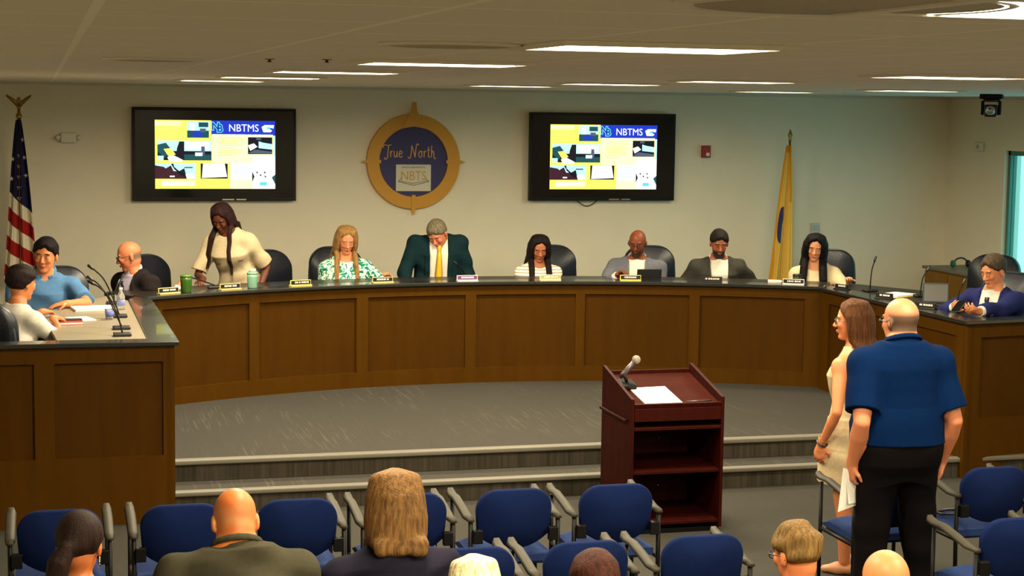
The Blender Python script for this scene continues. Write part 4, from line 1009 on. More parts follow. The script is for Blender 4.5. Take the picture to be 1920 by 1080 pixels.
def person(name, label, x, y, rz, z0=SZ, **P):
    """builds one person; local frame: faces -Y, +X is the person's left"""
    g = P.get
    sex = g('sex', 'm'); s = g('s', 1.0); h = g('h', 0.007); girth = g('girth', 1.0); belly = g('belly', 0.0)
    if g('head_at') is not None:   # shift the person so that the crown of the head is where it was measured
        ht = g('head_at'); zp_ = g('zp', 0.55)
        for it in range(12):
            a_, b_, _ = [math.radians(q) for q in g('lean', (4, 0, 0))]; u_ = nrm(v3(math.sin(b_), -math.sin(a_), math.cos(a_)*math.cos(b_))); tw_ = math.radians(g('lean', (4, 0, 0))[2])
            l_ = v3(math.cos(tw_), math.sin(tw_), 0); l_ = nrm(l_-u_*(l_@u_)); f_ = np.cross(l_, u_); nk_ = g('neck', (0, 0.035, 0.150))
            c_ = v3(0, 0, zp_)+u_*.5*s-f_*.012+l_*nk_[0]+f_*nk_[1]+v3(0, 0, nk_[2])*.6+u_*nk_[2]*.4
            q_ = [math.radians(v) for v in g('head', (0, 8, 0))]
            Rh = np.array(Matrix.Rotation(q_[0], 3, 'Z') @ Matrix.Rotation(q_[1], 3, 'X') @ Matrix.Rotation(q_[2], 3, 'Y'))
            top = c_+Rh @ v3(0, .01, .122)*g('hs', 1.0)*(0.95 if sex == 'f' else 1.0)
            err = ht[2]-z0-top[2]; s_new = min(1.10, max(0.86, s+err/.5))
            if abs(s_new-s) < 1e-4: zp_ += err; 
            s = s_new
        P['zp'] = zp_; cz_, sz_ = math.cos(rz), math.sin(rz)
        x = ht[0]-(top[0]*cz_-top[1]*sz_); y = ht[1]-(top[0]*sz_+top[1]*cz_)
    root = thing('person', label, 'person', (x, y, z0), rz)
    inv = Matrix.Rotation(-rz, 3, 'Z')
    def loc(p):  # world -> local
        q = inv @ (Vector(p)-Vector((x, y, z0))); return v3(q.x, q.y, q.z)
    zp = g('zp', 0.55); pel = v3(0, 0, zp)
    a, b, tw = [math.radians(q) for q in g('lean', (4, 0, 0))]
    up = nrm(v3(math.sin(b), -math.sin(a), math.cos(a)*math.cos(b))); lat = v3(math.cos(tw), math.sin(tw), 0); lat = nrm(lat-up*(lat@up)); fwd = np.cross(lat, up)
    tab = np.array(TORSO_F if sex == 'f' else TORSO_M); tab = tab.copy(); tab[:, 0] *= s; wsc = 1+(girth-1)
    tab[:, 1] *= wsc; tab[:, 2] *= wsc
    if belly: tab[:, 2] += belly*np.exp(-((tab[:, 0]-0.10)/0.13)**2)*0.6; tab[:, 3] += belly*np.exp(-((tab[:, 0]-0.10)/0.13)**2)*0.5; tab[:, 1] += belly*0.5*np.exp(-((tab[:, 0]-0.08)/0.15)**2)
    def TP(l, f, u): return pel+lat*l+fwd*f+up*u
    def torso(inf, u0=-9, u1=9, extra=None, tb=None):
        tb = tab if tb is None else tb
        U = tb[:, 0]; mn = max(u0, U[0]-0.02-inf); mx = min(u1, U[-1]+inf)
        pts = [TP(l, f, u) for l in (-.32, .32) for f in (-.3, .3) for u in (mn, mx)]
        def fn(X, Y, Z):
            px, py, pz = X-f32(pel[0]), Y-f32(pel[1]), Z-f32(pel[2])
            l = px*f32(lat[0])+py*f32(lat[1])+pz*f32(lat[2]); f = px*f32(fwd[0])+py*f32(fwd[1])+pz*f32(fwd[2]); u = px*f32(up[0])+py*f32(up[1])+pz*f32(up[2])
            w = np.interp(u, U, tb[:, 1])+inf; dpt = np.interp(u, U, tb[:, 2])+inf; fo = np.interp(u, U, tb[:, 3])
            if extra is not None: e = extra(l, f, u); w = w+e; dpt = dpt+e
            q = np.sqrt((np.abs(l)/w)**2.3+(np.abs(f-fo)/dpt)**2.3+1e-9)**(2/2.3) if False else ((np.abs(l)/w)**2.4+(np.abs(f-fo)/dpt)**2.4)**(1/2.4)
            d = (q-1)*np.minimum(w, dpt)*0.95
            return np.maximum(d, np.maximum(mn-u, u-mx))
        return np.min(pts, 0), np.max(pts, 0), fn
    def TLFU(X, Y, Z):
        px, py, pz = X-pel[0], Y-pel[1], Z-pel[2]
        return px*lat[0]+py*lat[1]+pz*lat[2], px*fwd[0]+py*fwd[1]+pz*fwd[2], px*up[0]+py*up[1]+pz*up[2]
    # joints
    shw = g('shw', (0.158 if sex == 'f' else 0.185))*wsc**0.6; shu = (0.398 if sex == 'f' else 0.410)*s
    sh = {'L': TP(shw, g('shf', 0.0), shu+g('shL', 0)), 'R': TP(-shw, g('shf', 0.0), shu+g('shR', 0))}
    af = (0.80 if sex == 'f' else 1.0)*g('arm_girth', 1.0); l1, l2 = 0.285*s, 0.255*s
    el, wr = {}, {}; legs0 = g('legs', 'sit')
    for sd in 'LR':
        t = g('wr', {}).get(sd)
        sg = 1 if sd == 'L' else -1
        if t is None and legs0 == 'sit': t = v3(sg*g('lap', .10), -.30, zp+.13)
        else: t = loc(t) if t is not None else sh[sd]+v3(sg*0.06, -0.03, -0.52*s)
        hint = g('hint', {}).get(sd, (sg*0.35, 0.5, -0.9)); el[sd], wr[sd] = solve_arm(sh[sd], t, v3(*hint), l1, l2)
    nb = TP(0, -0.012, 0.50*s)
    hyaw, hpit, hrol = [math.radians(q) for q in g('head', (0, 8, 0))]
    nk = g('neck', (0, 0.035, 0.150)); hc = nb+lat*nk[0]+fwd*nk[1]+v3(0, 0, nk[2])*0.6+up*nk[2]*0.4
    Rm = Matrix.Rotation(hyaw, 3, 'Z') @ Matrix.Rotation(hpit, 3, 'X') @ Matrix.Rotation(hrol, 3, 'Y')
    Rm = np.array(Rm); hs = g('hs', 1.0)*(0.95 if sex == 'f' else 1.0)
    if tw: pass
    def H(p): return hc+Rm @ (np.array(p, float)*hs)
    def headspace(X, Y, Z):
        px, py, pz = X-f32(hc[0]), Y-f32(hc[1]), Z-f32(hc[2])
        return [(px*f32(Rm[0, i])+py*f32(Rm[1, i])+pz*f32(Rm[2, i]))/f32(hs) for i in range(3)]
    jw = g('jaw', 1.0)
    hp = [(ell((0, .012, .030), (.077, .097, .088)), 0), (ell((0, -.020, -.042), (.060*jw, .066, .078)), .03), (ell((0, -.062, -.103), (.026*jw, .022, .017)), .025),
          (ell((0, .03, -.05), (.055, .06, .05)), .03)]
    hsub = [(ell((sx*.031, -.102, .002), (.020, .020, .013)), .012) for sx in (-1, 1)]
    hp2 = [(cap((0, -.084, .006), (0, -.106, -.030), .008, .0125), .012), (ell((.011, -.097, -.034), (.009, .010, .008)), .006), (ell((-.011, -.097, -.034), (.009, .010, .008)), .006),
           (cap((-.042, -.078, .024), (.042, -.078, .024), .009, .009), .012)]
    hp2 += [(ell((sx*.031, -.080, .001), (.0135, .0135, .0125)), 0) for sx in (-1, 1)]
    hp2 += [(ell((0, -.089, -.061), (.021, .010, .006)), .004), (ell((0, -.087, -.071), (.019, .010, .006)), .004)]
    for sx in (-1, 1): hp2 += [(ell((sx*.080, .014, -.008), (.009, .019, .030)), .006), (ell((sx*.078, .010, -.030), (.008, .011, .012)), .006), (ell((sx*.038, -.070, -.025), (.018, .016, .016)), .02)]
    def head_fn(X, Y, Z):
        p = headspace(X, Y, Z); D = None
        def sm(A, d, k):
            if k <= 0: return np.minimum(A, d)
            q = np.maximum(k-np.abs(A-d), 0)/k; return np.minimum(A, d)-q*q*k*.25
        for pr, k in hp:
            d = pr[2](*p); D = d if D is None else sm(D, d, k)
        for pr, k in hsub:
            d = -pr[2](*p); q = np.maximum(k-np.abs(D-d), 0)/k; D = np.maximum(D, d)+q*q*k*.25
        for pr, k in hp2: D = sm(D, pr[2](*p), k)
        return D*hs
    legs = g('legs', 'sit'); fz = g('floor', 0.0)
    hipw = 0.088*wsc**0.7
    hip = {'L': pel+lat*hipw+v3(0, 0, -0.02), 'R': pel-lat*hipw+v3(0, 0, -0.02)}
    kn, an = {}, {}
    for sd in 'LR':
        sg = 1 if sd == 'L' else -1
        if legs == 'sit': kn[sd] = hip[sd]+v3(sg*0.03, -0.40*s, -0.02); an[sd] = v3(kn[sd][0]+sg*0.0, kn[sd][1]+0.03, 0.085)
        else:
            ft = g('feet', {}).get(sd); an[sd] = loc(ft) if ft is not None else v3(sg*0.11, 0.02, 0.085)
            kn[sd] = (hip[sd]+an[sd])/2+v3(0, -0.025, 0.02)
    lg = g('leg_girth', 1.0)*(0.92 if sex == 'f' else 1.0)
    allp = [pel, nb, hc]+list(el.values())+list(wr.values())+list(kn.values())+list(an.values())+list(sh.values())
    lo = np.min(allp, 0)-0.24; hi = np.max(allp, 0)+0.24; lo[2] = max(lo[2], -0.02)
    if belly: lo[:2] -= belly*.5
    body = Field(lo, hi, h)
    body.add(torso(0.0), 0.0)
    for sd in 'LR':
        sg = 1 if sd == 'L' else -1
        body.add(cap(TP(sg*0.055, -0.015, shu+0.04), sh[sd], .048, .055*af), .05)
        fm = el[sd]*.68+wr[sd]*.32
        body.add(polycap([sh[sd], sh[sd]*.5+el[sd]*.5, el[sd], fm, wr[sd]], [.055*af, .050*af, .037*af, .040*af, .026*af]), .04)
        body.add(polycap([hip[sd], kn[sd], kn[sd]*.65+an[sd]*.35+v3(0, .015, 0), an[sd]], [.088*lg, .056*lg, .055*lg, .034]), .04)
        fd = v3(*g('footdir', {}).get(sd, (sg*0.25, -1, 0))); fd = nrm(fd)
        fs = .82 if sex == 'f' else 1.0; body.add(cap(an[sd]+v3(0, 0, -0.045)-fd*.03, an[sd]+fd*.14*fs+v3(0, 0, -.062), .034*fs, .022), .02)
        # hand: palm, four fingers of different lengths, thumb from the side of the palm
        hd = g('hand', {}).get(sd, {}); fdv = nrm(el[sd]*-1+wr[sd]); d0 = nrm(v3(*hd['dir'])) if 'dir' in hd else fdv
        nrmv = v3(*hd.get('palm', (-sg*0.9, 0.1, -0.3))); nrmv = nrm(nrmv-d0*(nrmv@d0)); side = np.cross(d0, nrmv)*sg   # side points to the thumb
        curl = math.radians(hd.get('curl', 25)); hs2 = (0.9 if sex == 'f' else 1.0)*g('hand_size', 1.0)
        p0 = wr[sd]; p1 = p0+d0*.088*hs2
        Rp = np.stack([side, nrmv, d0], 1)
        body.add(cap(p0-d0*.02, p0+d0*.03*hs2, .026*af, .024*hs2), .02)
        body.add(ell(p0+d0*.052*hs2, np.array((.040, .016, .052))*hs2, Rp), .015)
        for i, (off, ln) in enumerate(((.029, .072), (.010, .082), (-.010, .077), (-.028, .060))):
            q = p1+(side*off-d0*abs(off)*0.25)*hs2-d0*.012*hs2; dd = d0
            for k, (sg_l, r) in enumerate(((.48, .0092), (.30, .0084), (.22, .0076))):
                ang = curl*(0.6 if k == 0 else 1.0)*(1+0.12*i); dd = nrm(dd*math.cos(ang)+np.cross(np.cross(dd, nrmv), dd)*math.sin(ang)) if False else nrm(dd*math.cos(ang)+nrm(nrmv-dd*(nrmv@dd))*math.sin(ang))
                q2 = q+dd*ln*sg_l*hs2; body.add(cap(q, q2, r*hs2, r*0.93*hs2), .004); q = q2
        t0 = p0+d0*.025*hs2+side*.026*hs2; t1 = t0+nrm(side*.75+d0*.6+nrmv*.3)*.040*hs2; t2 = t1+nrm(d0*.85+side*.2+nrmv*.45)*.034*hs2
        body.add(cap(t0, t1, .0135*hs2, .0105*hs2), .012); body.add(cap(t1, t2, .0105*hs2, .0085*hs2), .005)
    body.add(cap(nb-up*.03, H((0, .018, -.06)), .058*(0.84 if sex == 'f' else 1.0)*g('neck_g', 1), .052*(0.84 if sex == 'f' else 1.0)*g('neck_g', 1)), .035)
    body.add((hc-.16, hc+.16, head_fn), .018)
    # ------- skin colours
    sk = np.array(lin(*g('skin', (214, 150, 110)))[:3])*np.array((.72, .63, .56)); lip = np.array(lin(*g('lips', (168, 84, 70)))[:3]); brow = np.array(lin(*g('brow', (60, 42, 30)))[:3])
    scalp = g('scalp'); beard = g('beard')
    def color(V):
        c = np.tile(sk, (len(V), 1)); q = (V-hc) @ Rm/hs
        def blend(m, col_):
            m = np.clip(m, 0, 1)[:, None]; c[:] = c*(1-m)+np.array(col_)*m
        def blob(cx, cy, cz, rx, ry, rz_, soft=0.35):
            d = np.sqrt(((q[:, 0]-cx)/rx)**2+((q[:, 1]-cy)/ry)**2+((q[:, 2]-cz)/rz_)**2); return (1-d)/soft+0.5
        for sx in (-1, 1):
            blend(blob(sx*.042, -.075, -.03, .03, .04, .025, 1.0)*0.30, sk*np.array((1.05, .72, .66)))
            blend(blob(sx*.031, -.092, .002, .017, .02, .0075), (0.55, 0.52, 0.47) if not g('eyes_down') else sk*0.72)
            if not g('eyes_down'): blend(blob(sx*.031, -.094, .002, .0065, .02, .0075), (0.02, 0.015, 0.012))
            blend(blob(sx*.031, -.09, .0105, .019, .025, .0032), sk*0.35)
            blend(blob(sx*.033, -.085, .026, .023, .03, .0055), brow)
        blend(blob(0, -.095, -.066, .023, .02, .009), lip)
        blend(blob(0, -.095, -.066, .02, .02, .0018), lip*0.4)
        if scalp:
            m = np.minimum(np.maximum((q[:, 2]-scalp.get('front', .062)+0.30*(q[:, 1]+.08))/.012, (q[:, 1]-scalp.get('side', -.005))/.012), (q[:, 2]+scalp.get('nape', .05))/.012)
            if scalp.get('bald'): m = np.minimum(m, (scalp['bald']-q[:, 2])/.02)
            m = np.where(np.abs(q[:, 0]) > .088, -1, m)
            m = np.where((np.linalg.norm(q, axis=1) < .16), m, -1)
            blend(m*scalp.get('a', 1.0), lin(*scalp['col'])[:3])
        if beard:
            m = blob(0, -.06, -.085, .075, .08, .052, .3); m = np.minimum(m, (-.045-q[:, 2]+0.0*q[:, 1])/.01); m = np.where((np.abs(q[:, 0]) < .018) & (np.abs(q[:, 2]+.066) < .008), 0, m)
            must = blob(0, -.1, -.052, .03, .03, .007, .4)
            blend(np.maximum(m, must)*beard.get('a', 1.0), lin(*beard['col'])[:3])
        if g('nails', True): pass
        return c
    bo = body.mesh('body', skin_mat(''), root, color)
    del body
    # ------- hair
    def newf(hh=h, glo=None, ghi=None): return Field(lo if glo is None else glo, hi if ghi is None else ghi, hh)
    hr = g('hair')
    if hr:
        th = hr.get('th', .012); F = newf(max(.005, h*0.85), hc-0.20-np.array([0, 0, hr.get('drop', 0)]), hc+0.22)
        def capfn(X, Y, Z):
            p = headspace(X, Y, Z); d = ell((0, .016, .034), (.079, .099, .090))[2](*p)
            fr = hr.get('front', .058); sdv = hr.get('side', -.005); np_ = hr.get('nape', .06)
            wob = 0.004*np.sin(p[0]*140)+0.003*np.sin(p[0]*67+1)
            ka = fr+wob-hr.get('temple', 6)*p[0]**2-p[2]-0.35*(p[1]+.07); kb = sdv+.25*wob-p[1]-0.15*(p[2]-.03)
            qk = np.maximum(.03-np.abs(ka-kb), 0)/.03; keep = np.minimum(ka, kb)-qk*qk*.03*.25
            tt = np.clip(-keep/.035, 0, 1); tt = tt*tt*(3-2*tt); tb_ = np.clip((np_+p[2])/.03, 0, 1)
            d = d-th*(.15+.85*tt)*(.3+.7*tb_)*(1+(hr.get('top', 1.15)-1)*np.clip((p[2]-.03)/.09, 0, 1))
            d = np.maximum(d, keep); d = np.maximum(d, -np_-p[2]-(0.0))
            if hr.get('bald'): d = np.maximum(d, p[2]-hr['bald'])
            # stay clear of the ears
            e = 1-np.sqrt(((np.abs(p[0])-.088)/.022)**2+((p[1]-.006)/.026)**2+((p[2]+.014)/.034)**2)
            if hr.get('ears', True): d = np.maximum(d, e*.02)
            return d*hs
        F.add((hc-.17, hc+.19, capfn), 0)
        for st_ in hr.get('strands', []):
            pts, rad = st_
            F.add(polycap(pts, rad), hr.get('k', .012))
        if hr.get('strand_fn'):
            for pts, rad in hr['strand_fn'](H, hc):
                isf = None; q0 = []
                for i_, p_ in enumerate(pts):       # hair lies on the chest, shoulders or back, never inside them
                    l, f, u = TLFU(*p_)
                    if isf is None and u < .50*s+.02: isf = f > -.005
                    if isf is not None and u < .52*s:
                        w = np.interp(u, tab[:, 0], tab[:, 1]); dp = np.interp(u, tab[:, 0], tab[:, 2]); fo = np.interp(u, tab[:, 0], tab[:, 3])
                        if u > .33*s: w = max(w, shw+.05)
                        w += .02
                        if abs(l) < w:
                            fs_ = dp*(1-(abs(l)/w)**2.4)**(1/2.4)+hr.get('lift', .03)+rad[i_]*.5
                            f = max(f, fo+fs_) if isf else min(f, fo-fs_)
                            p_ = TP(l, f, u)
                    q0.append(p_)
                F.add(polycap(q0, rad), hr.get('k', .012))
        if hr.get('rough'): F.wrinkle(hr['rough'], hr.get('fr', 110), 3)
        F.mesh('hair', hair_mat(hr['col'], hr['name']), root, smooth=1)
    # ------- clothes
    def sleeve(F, sd, inf, frac, k=.03, taper=1.0):
        """frac 0..1 upper arm, 1..2 forearm"""
        A, B, C_ = sh[sd], el[sd], wr[sd]; sg = 1 if sd == 'L' else -1
        F.add(cap(TP(sg*0.055, -0.015, shu+0.04), A, .048+inf*.8, .056*af+inf), .05)
        if frac <= 1: F.add(cap(A, A+(B-A)*frac, .056*af+inf, (.056+(.041-.056)*frac)*af+inf*taper, True), k)
        else:
            F.add(cap(A, B, .056*af+inf, .043*af+inf), k); F.add(cap(B, B+(C_-B)*(frac-1), .043*af+inf, .030*af+inf*0.9, True), .02)
    tops = g('tops', [])
    for tp in tops:
        kind = tp['kind']; inf = tp.get('inf', .010); F = newf()
        ex = None
        V = tp.get('V')       # (half width at bottom, half width at top, u bottom, u top)
        if kind == 'jacket' and V:
            def ex(l, f, u, V=V):
                hw = V[0]+(V[1]-V[0])*np.clip((u-V[2])/(V[3]-V[2]), 0, 1)
                lw_ = .045*np.clip((u-V[2])/.08, 0, 1)*np.clip((V[3]+.02-u)/.10, 0.4, 1)
                return np.where((f > 0) & (np.abs(l) < hw+lw_) & (u > V[2]), .010, 0.0)
        F.add(torso(inf, tp.get('u0', -.12)*s, tp.get('u1', .50)*s, ex), 0)
        if tp.get('frac', 0) > 0:
            for sd in 'LR': sleeve(F, sd, inf*tp.get('sl', 1.0), tp['frac'], taper=tp.get('taper', 1.0))
        elif kind == 'tank':
            for sd in 'LR': F.add(cap(TP((1 if sd == 'L' else -1)*.05, -.01, shu+.02), TP((1 if sd == 'L' else -1)*(shw-.035), -.005, shu+.012), .052+inf*.6, .045), .04)
        if kind in ('dress', 'skirt'):
            zt = tp['hem']; tb = np.array([(zt-zp, tp.get('w', .2), tp.get('d', .17), 0), (zt-zp+.12, tp.get('w', .2)*.98, tp.get('d', .17)*.98, 0), (-.05, .178*wsc, .128, 0), (.04, .168*wsc, .118, 0), (.1, .145*wsc, .1, 0)])
            F.add(torso(.010, zt-zp, .08, None, tb), .03)
        cl = tp.get('collar')
        if cl: F.add(cap(nb-up*.035, nb+up*cl+fwd*.004, .072*g('neck_g', 1)+inf*.3, .062*g('neck_g', 1)+inf*.3, True), .02)
        if tp.get('wr', 0): F.wrinkle(tp['wr'], tp.get('fr', 38), int(abs(x*100))+len(tp['kind']))
        if V:
            def vf(X, Y, Z, V=V):
                l, f, u = TLFU(X, Y, Z); hw = V[0]+(V[1]-V[0])*np.clip((u-V[2])/(V[3]-V[2]), 0, 1)
                return np.maximum(np.maximum(np.abs(l-tp.get('Vx', 0))-hw, -f+.0), V[2]-u)
            F.cut(vf, k=.004)
        nk_ = tp.get('neckline')
        if nk_:   # round neckline: sphere-ish scoop (radius, u, forward offset)
            c0 = TP(0, nk_[2], nk_[1]*s); F.cut(ell(c0, (nk_[0], nk_[0]*1.0, nk_[0]*.8))[2], k=.004)
        F.mesh(tp.get('name', kind), tp['mat'], root, smooth=tp.get('smooth', 1))
        fl = tp.get('flaps')
        if fl is not None:       # shirt collar: a folded band round the neck with two points at the front
            F = Field(nb-.17, nb+.17, .005); ng = g('neck_g', 1)*(.86 if sex == 'f' else 1); ri = []
            for t in np.linspace(math.radians(22), math.radians(338), 15):
                ri.append(nb+lat*(.071*ng*math.sin(t))+fwd*(.066*ng*math.cos(t)+.006)+up*(tp.get('fup', 0)+.022-.030*math.cos(t)-.018*(math.cos(t) > .5)))
            F.add(polycap(ri, [.007]*15), 0); F.add(polycap([q_+(q_-nb)*.17-up*.020 for q_ in ri], [.006]*15), .010); F.add(polycap([q_+(q_-nb)*.09-up*.009 for q_ in ri], [.0065]*15), .010)
            for q_, sg in ((ri[0], 1), (ri[-1], -1)): F.add(cap(q_-up*.008, q_+lat*sg*.030+fwd*.022-up*.036, .009, .004), .010)
            F.mesh('collar', fl, root)
    # tie
    ti = g('tie')
    if ti:
        mb = MB(); us = np.linspace(.462*s, ti.get('u0', -.02)*s, 22); L_ = []
        for i, u in enumerate(us):
            w = .020 if i < 2 else (.017 if i == 2 else .019+.026*min(1, (i-2)/15))
            f = np.interp(u, tab[:, 0], tab[:, 2])+np.interp(u, tab[:, 0], tab[:, 3])+ti.get('inf', .031)+(.008 if i < 2 else 0)+(0.012 if u > .43*s else 0)
            for l, df in ((-w, 0), (0, .005), (w, 0), (0, -.006)): L_.append(TP(l+ti.get('x', 0), f+df, u))
        n = len(us); mb.add(L_, [(i*4+j, i*4+(j+1) % 4, (i+1)*4+(j+1) % 4, (i+1)*4+j) for i in range(n-1) for j in range(4)]+[(3, 2, 1, 0), tuple((n-1)*4+j for j in range(4))], True)
        mb.build('tie', ti['mat'], root)
    # trousers
    pt = g('trousers')
    if pt:
        F = newf(max(h, .008)); F.add(torso(.010, -.2, pt.get('waist', .06), None), 0)
        for sd in 'LR':
            F.add(cap(hip[sd], kn[sd], .092*lg+.012, .062*lg+.016), .05); F.add(cap(kn[sd], an[sd]+v3(0, 0, pt.get('cut', -.02)), .062*lg+.016, pt.get('hemr', .066), True), .03)
        F.wrinkle(.005, 30, 5); F.mesh('trousers', pt['mat'], root)
        if pt.get('belt'):
            F = newf(); F.add(torso(.016, pt['waist']-.035, pt['waist']+.004, None), 0); F.mesh('belt', pt['belt'], root, smooth=0)
    if g('shoes'):
        for sd in 'LR':
            sg = 1 if sd == 'L' else -1; fd = nrm(v3(*g('footdir', {}).get(sd, (sg*0.25, -1, 0)))); A = an[sd]
            F = Field(A-.22, A+.22, .007); fs = .80 if sex == 'f' else 1.0; F.add(cap(A+v3(0, 0, -.048)-fd*.035, A+fd*.05*fs+v3(0, 0, -.05), .040*fs, .041*fs), 0); F.add(cap(A+fd*.05*fs+v3(0, 0, -.05), A+fd*.15*fs+v3(0, 0, -.062), .041*fs, .028*fs), .03)
            F.cut(lambda X, Y, Z, A=A: Z-f32(A[2]-.083)+0*X+0*Y); F.mesh('shoe', g('shoes'), root)
    gl = g('glasses')
    if gl:
        mb = MB(); rr = .0022
        for sx in (-1, 1):
            mb.tube([H((sx*.033+.024*math.cos(t), -.100+.004*abs(math.cos(t)), -.001+.017*math.sin(t))) for t in np.linspace(0, 2*PI, 17)], rr, 6, cap=False)
            mb.tube([H((sx*.057, -.095, .006)), H((sx*.083, -.06, .006)), H((sx*.086, .01, .004)), H((sx*.083, .03, -.014))], rr, 6)
        mb.tube([H((-.010, -.103, .004)), H((0, -.106, .007)), H((.010, -.103, .004))], rr, 6)
        mb.build('eyeglasses', gl, root)
    return dict(root=root, H=H, TP=TP, wr=wr, el=el, sh=sh, hc=hc, nb=nb, an=an, up=up)

def long_hair(length, back=True, front=True, spread=1.0, side_r=.02, a0=50, a1=180, n=7, sway=(0, 0), part=0.01, tips=.007, outward=0.0, wave=0.0, only=None):
    def fn(H, hc):
        out = []; rnd = random.Random(5)
        for sx in (-1, 1):
            if only and only != sx: continue
            for i in range(n):
                al = math.radians(a0+(a1-a0)*i/(n-1)); sa, ca = math.sin(al), math.cos(al)
                k = rnd.uniform(.93, 1.05)
                pts = [H((sx*part, .0, .114)), H((sx*.062*sa+sx*.01, -.07*ca+.012, .098)), H((sx*.090*sa, -.094*ca+.016, .03)), H((sx*.097*sa*spread, -.094*ca+.022, -.05)), H((sx*.094*sa*spread, -.085*ca+.028, -.11))]
                p = pts[-1]; L = length*k-.11; m = 5
                for j in range(1, m+1):
                    t = j/m
                    pts.append(p+v3(sway[0]*t+sx*outward*t*max(0, min(1, (al-.8)/1.0))+wave*math.sin(j*2+i), sway[1]*t-(0.02*t if al < 1.5 else 0)+wave*math.cos(j*2+i), -L*t))
                rad = [.012, .018, side_r, side_r, side_r*.95]+[side_r*(1-.1*j)+(tips-side_r*.5)*(j == m) for j in range(1, m+1)]
                out.append((pts, rad))
        return out
    return fn
# ---------------------------------------------------------------- the people
def cloth(name, rgb, **k): 
    a = dict(rough=0.9, spec=0.05, noise=0.08, nscale=60, bump=0.06, bscale=500); a.update(k); return mat(name, rgb, **a)
C_GREY, C_DGREY, C_BLACK, C_TEAL = cloth('light_grey_suiting', (96, 97, 104)), cloth('dark_grey_suiting', (54, 52, 47)), cloth('black_suiting', (34, 29, 28)), cloth('teal_suiting', (16, 36, 40))
C_BLUE, C_NAVY, C_OLIVE = cloth('blue_suiting', (32, 36, 78)), cloth('navy_jacket_cloth', (26, 24, 36)), cloth('olive_grey_suiting', (58, 55, 42))
C_WHITE, C_CREAM, C_POLO, C_ROYAL = cloth('white_shirt_cloth', (204, 198, 184)), cloth('cream_cloth', (190, 172, 138)), cloth('light_blue_polo', (74, 110, 148)), cloth('royal_blue_polo', (1, 22, 56))
C_DRESS = cloth('beige_dress_cloth', (166, 146, 114))
C_TROUS, C_BELT, C_SHOE = cloth('black_trousers', (10, 7, 8)), mat('belt_leather', (34, 30, 28), 0.4), mat('shoe_leather', (20, 16, 14), 0.35)
C_TIEY, C_TIEB = mat('gold_tie', (222, 170, 36), 0.5, noise=0.1, nscale=90), mat('black_tie', (22, 20, 26), 0.5)
C_LILAC = cloth('lilac_shirt', (186, 176, 198)); C_TAN = cloth('tan_trousers', (120, 108, 92)); C_GREYT = cloth('charcoal_top', (44, 42, 46))
GLASSM = mat('glasses_frame', (30, 24, 20), 0.35)
def two_tone(name, a, b, kind):
    m = bpy.data.materials.new(name); m.use_nodes = True; nt = m.node_tree; p = nt.nodes['Principled BSDF']; p.inputs['Roughness'].default_value = 0.85; p.inputs['Specular IOR Level'].default_value = 0.2
    tc = nt.nodes.new('ShaderNodeTexCoord'); r = nt.nodes.new('ShaderNodeValToRGB'); r.color_ramp.elements[0].color = lin(*a); r.color_ramp.elements[1].color = lin(*b)
    if kind == 'floral':
        n = nt.nodes.new('ShaderNodeTexNoise'); n.inputs['Scale'].default_value = 17; n.inputs['Detail'].default_value = 2; n.inputs['Distortion'].default_value = 2.5
        nt.links.new(tc.outputs['Object'], n.inputs['Vector']); nt.links.new(n.outputs[0], r.inputs[0]); r.color_ramp.elements[0].position = 0.47; r.color_ramp.elements[1].position = 0.53
        e = r.color_ramp.elements.new(0.40); e.color = lin(18, 96, 76)
    else:
        n = nt.nodes.new('ShaderNodeTexWave'); n.bands_direction = 'Z'; n.inputs['Scale'].default_value = 11; n.inputs['Distortion'].default_value = 0.6; n.inputs['Detail Scale'].default_value = 0.5
        nt.links.new(tc.outputs['Object'], n.inputs['Vector']); nt.links.new(n.outputs[0], r.inputs[0]); r.color_ramp.elements[0].position = 0.10; r.color_ramp.elements[1].position = 0.20
    nt.links.new(r.outputs[0], p.inputs['Base Color']); return m
C_FLORAL = two_tone('green_floral_cloth', (62, 168, 136), (226, 230, 214), 'floral')
C_STRIPE = two_tone('striped_cloth', (150, 118, 84), (232, 224, 206), 'stripe')
def desk(deg, R=6.12, z=ZD+0.028): return arcp(R, deg, z)

def suit(jm, shirt, V=(.045, .075, .02, .46), tie=None, collar=.045, wr=.004, inf=.022, flaps=None):
    d = dict(tops=[dict(kind='shirt', name='shirt', mat=shirt, inf=.010, frac=1.98, collar=collar if flaps is None else None, u1=.49, flaps=flaps or shirt), dict(kind='jacket', name='jacket', mat=jm, inf=inf, frac=1.86, V=V, wr=wr*1.6, fr=44, collar=.012, u0=-.14)])
    if tie: d['tie'] = dict(mat=tie)
    return d

# --- council members, from left to right
person('person', 'person in white T-shirt with short black hair, back turned, leaning on left wing worktop', 0, 0, 2.40, SZ, sex='f', head_at=(-3.86, 12.25, 1.615), zp=.55, lean=(14, 0, 0), head=(-8, 8, 0), skin=(212, 140, 92), eyes_down=False,
       wr={'R': (-3.66, 12.33, 1.245), 'L': (-3.73, 12.72, 1.245)}, hint={'R': (-.6, .6, -.5), 'L': (.6, .4, -.5)}, hand={'R': dict(palm=(0, 0, -1), dir=(.2, -1, -.1), curl=15), 'L': dict(palm=(0, 0, -1), dir=(.1, -1, -.1), curl=15)},
       hair=dict(col=(34, 22, 22), name='hair_black_soft', th=.02, nape=.062, front=.055, side=.0, rough=.003, ears=False), brow=(30, 22, 20),
       tops=[dict(kind='T-shirt', name='shirt', mat=C_WHITE, inf=.016, frac=.85, neckline=(.085, .53, -.0), wr=.005)], trousers=dict(mat=C_TAN, waist=.05), shoes=C_SHOE)
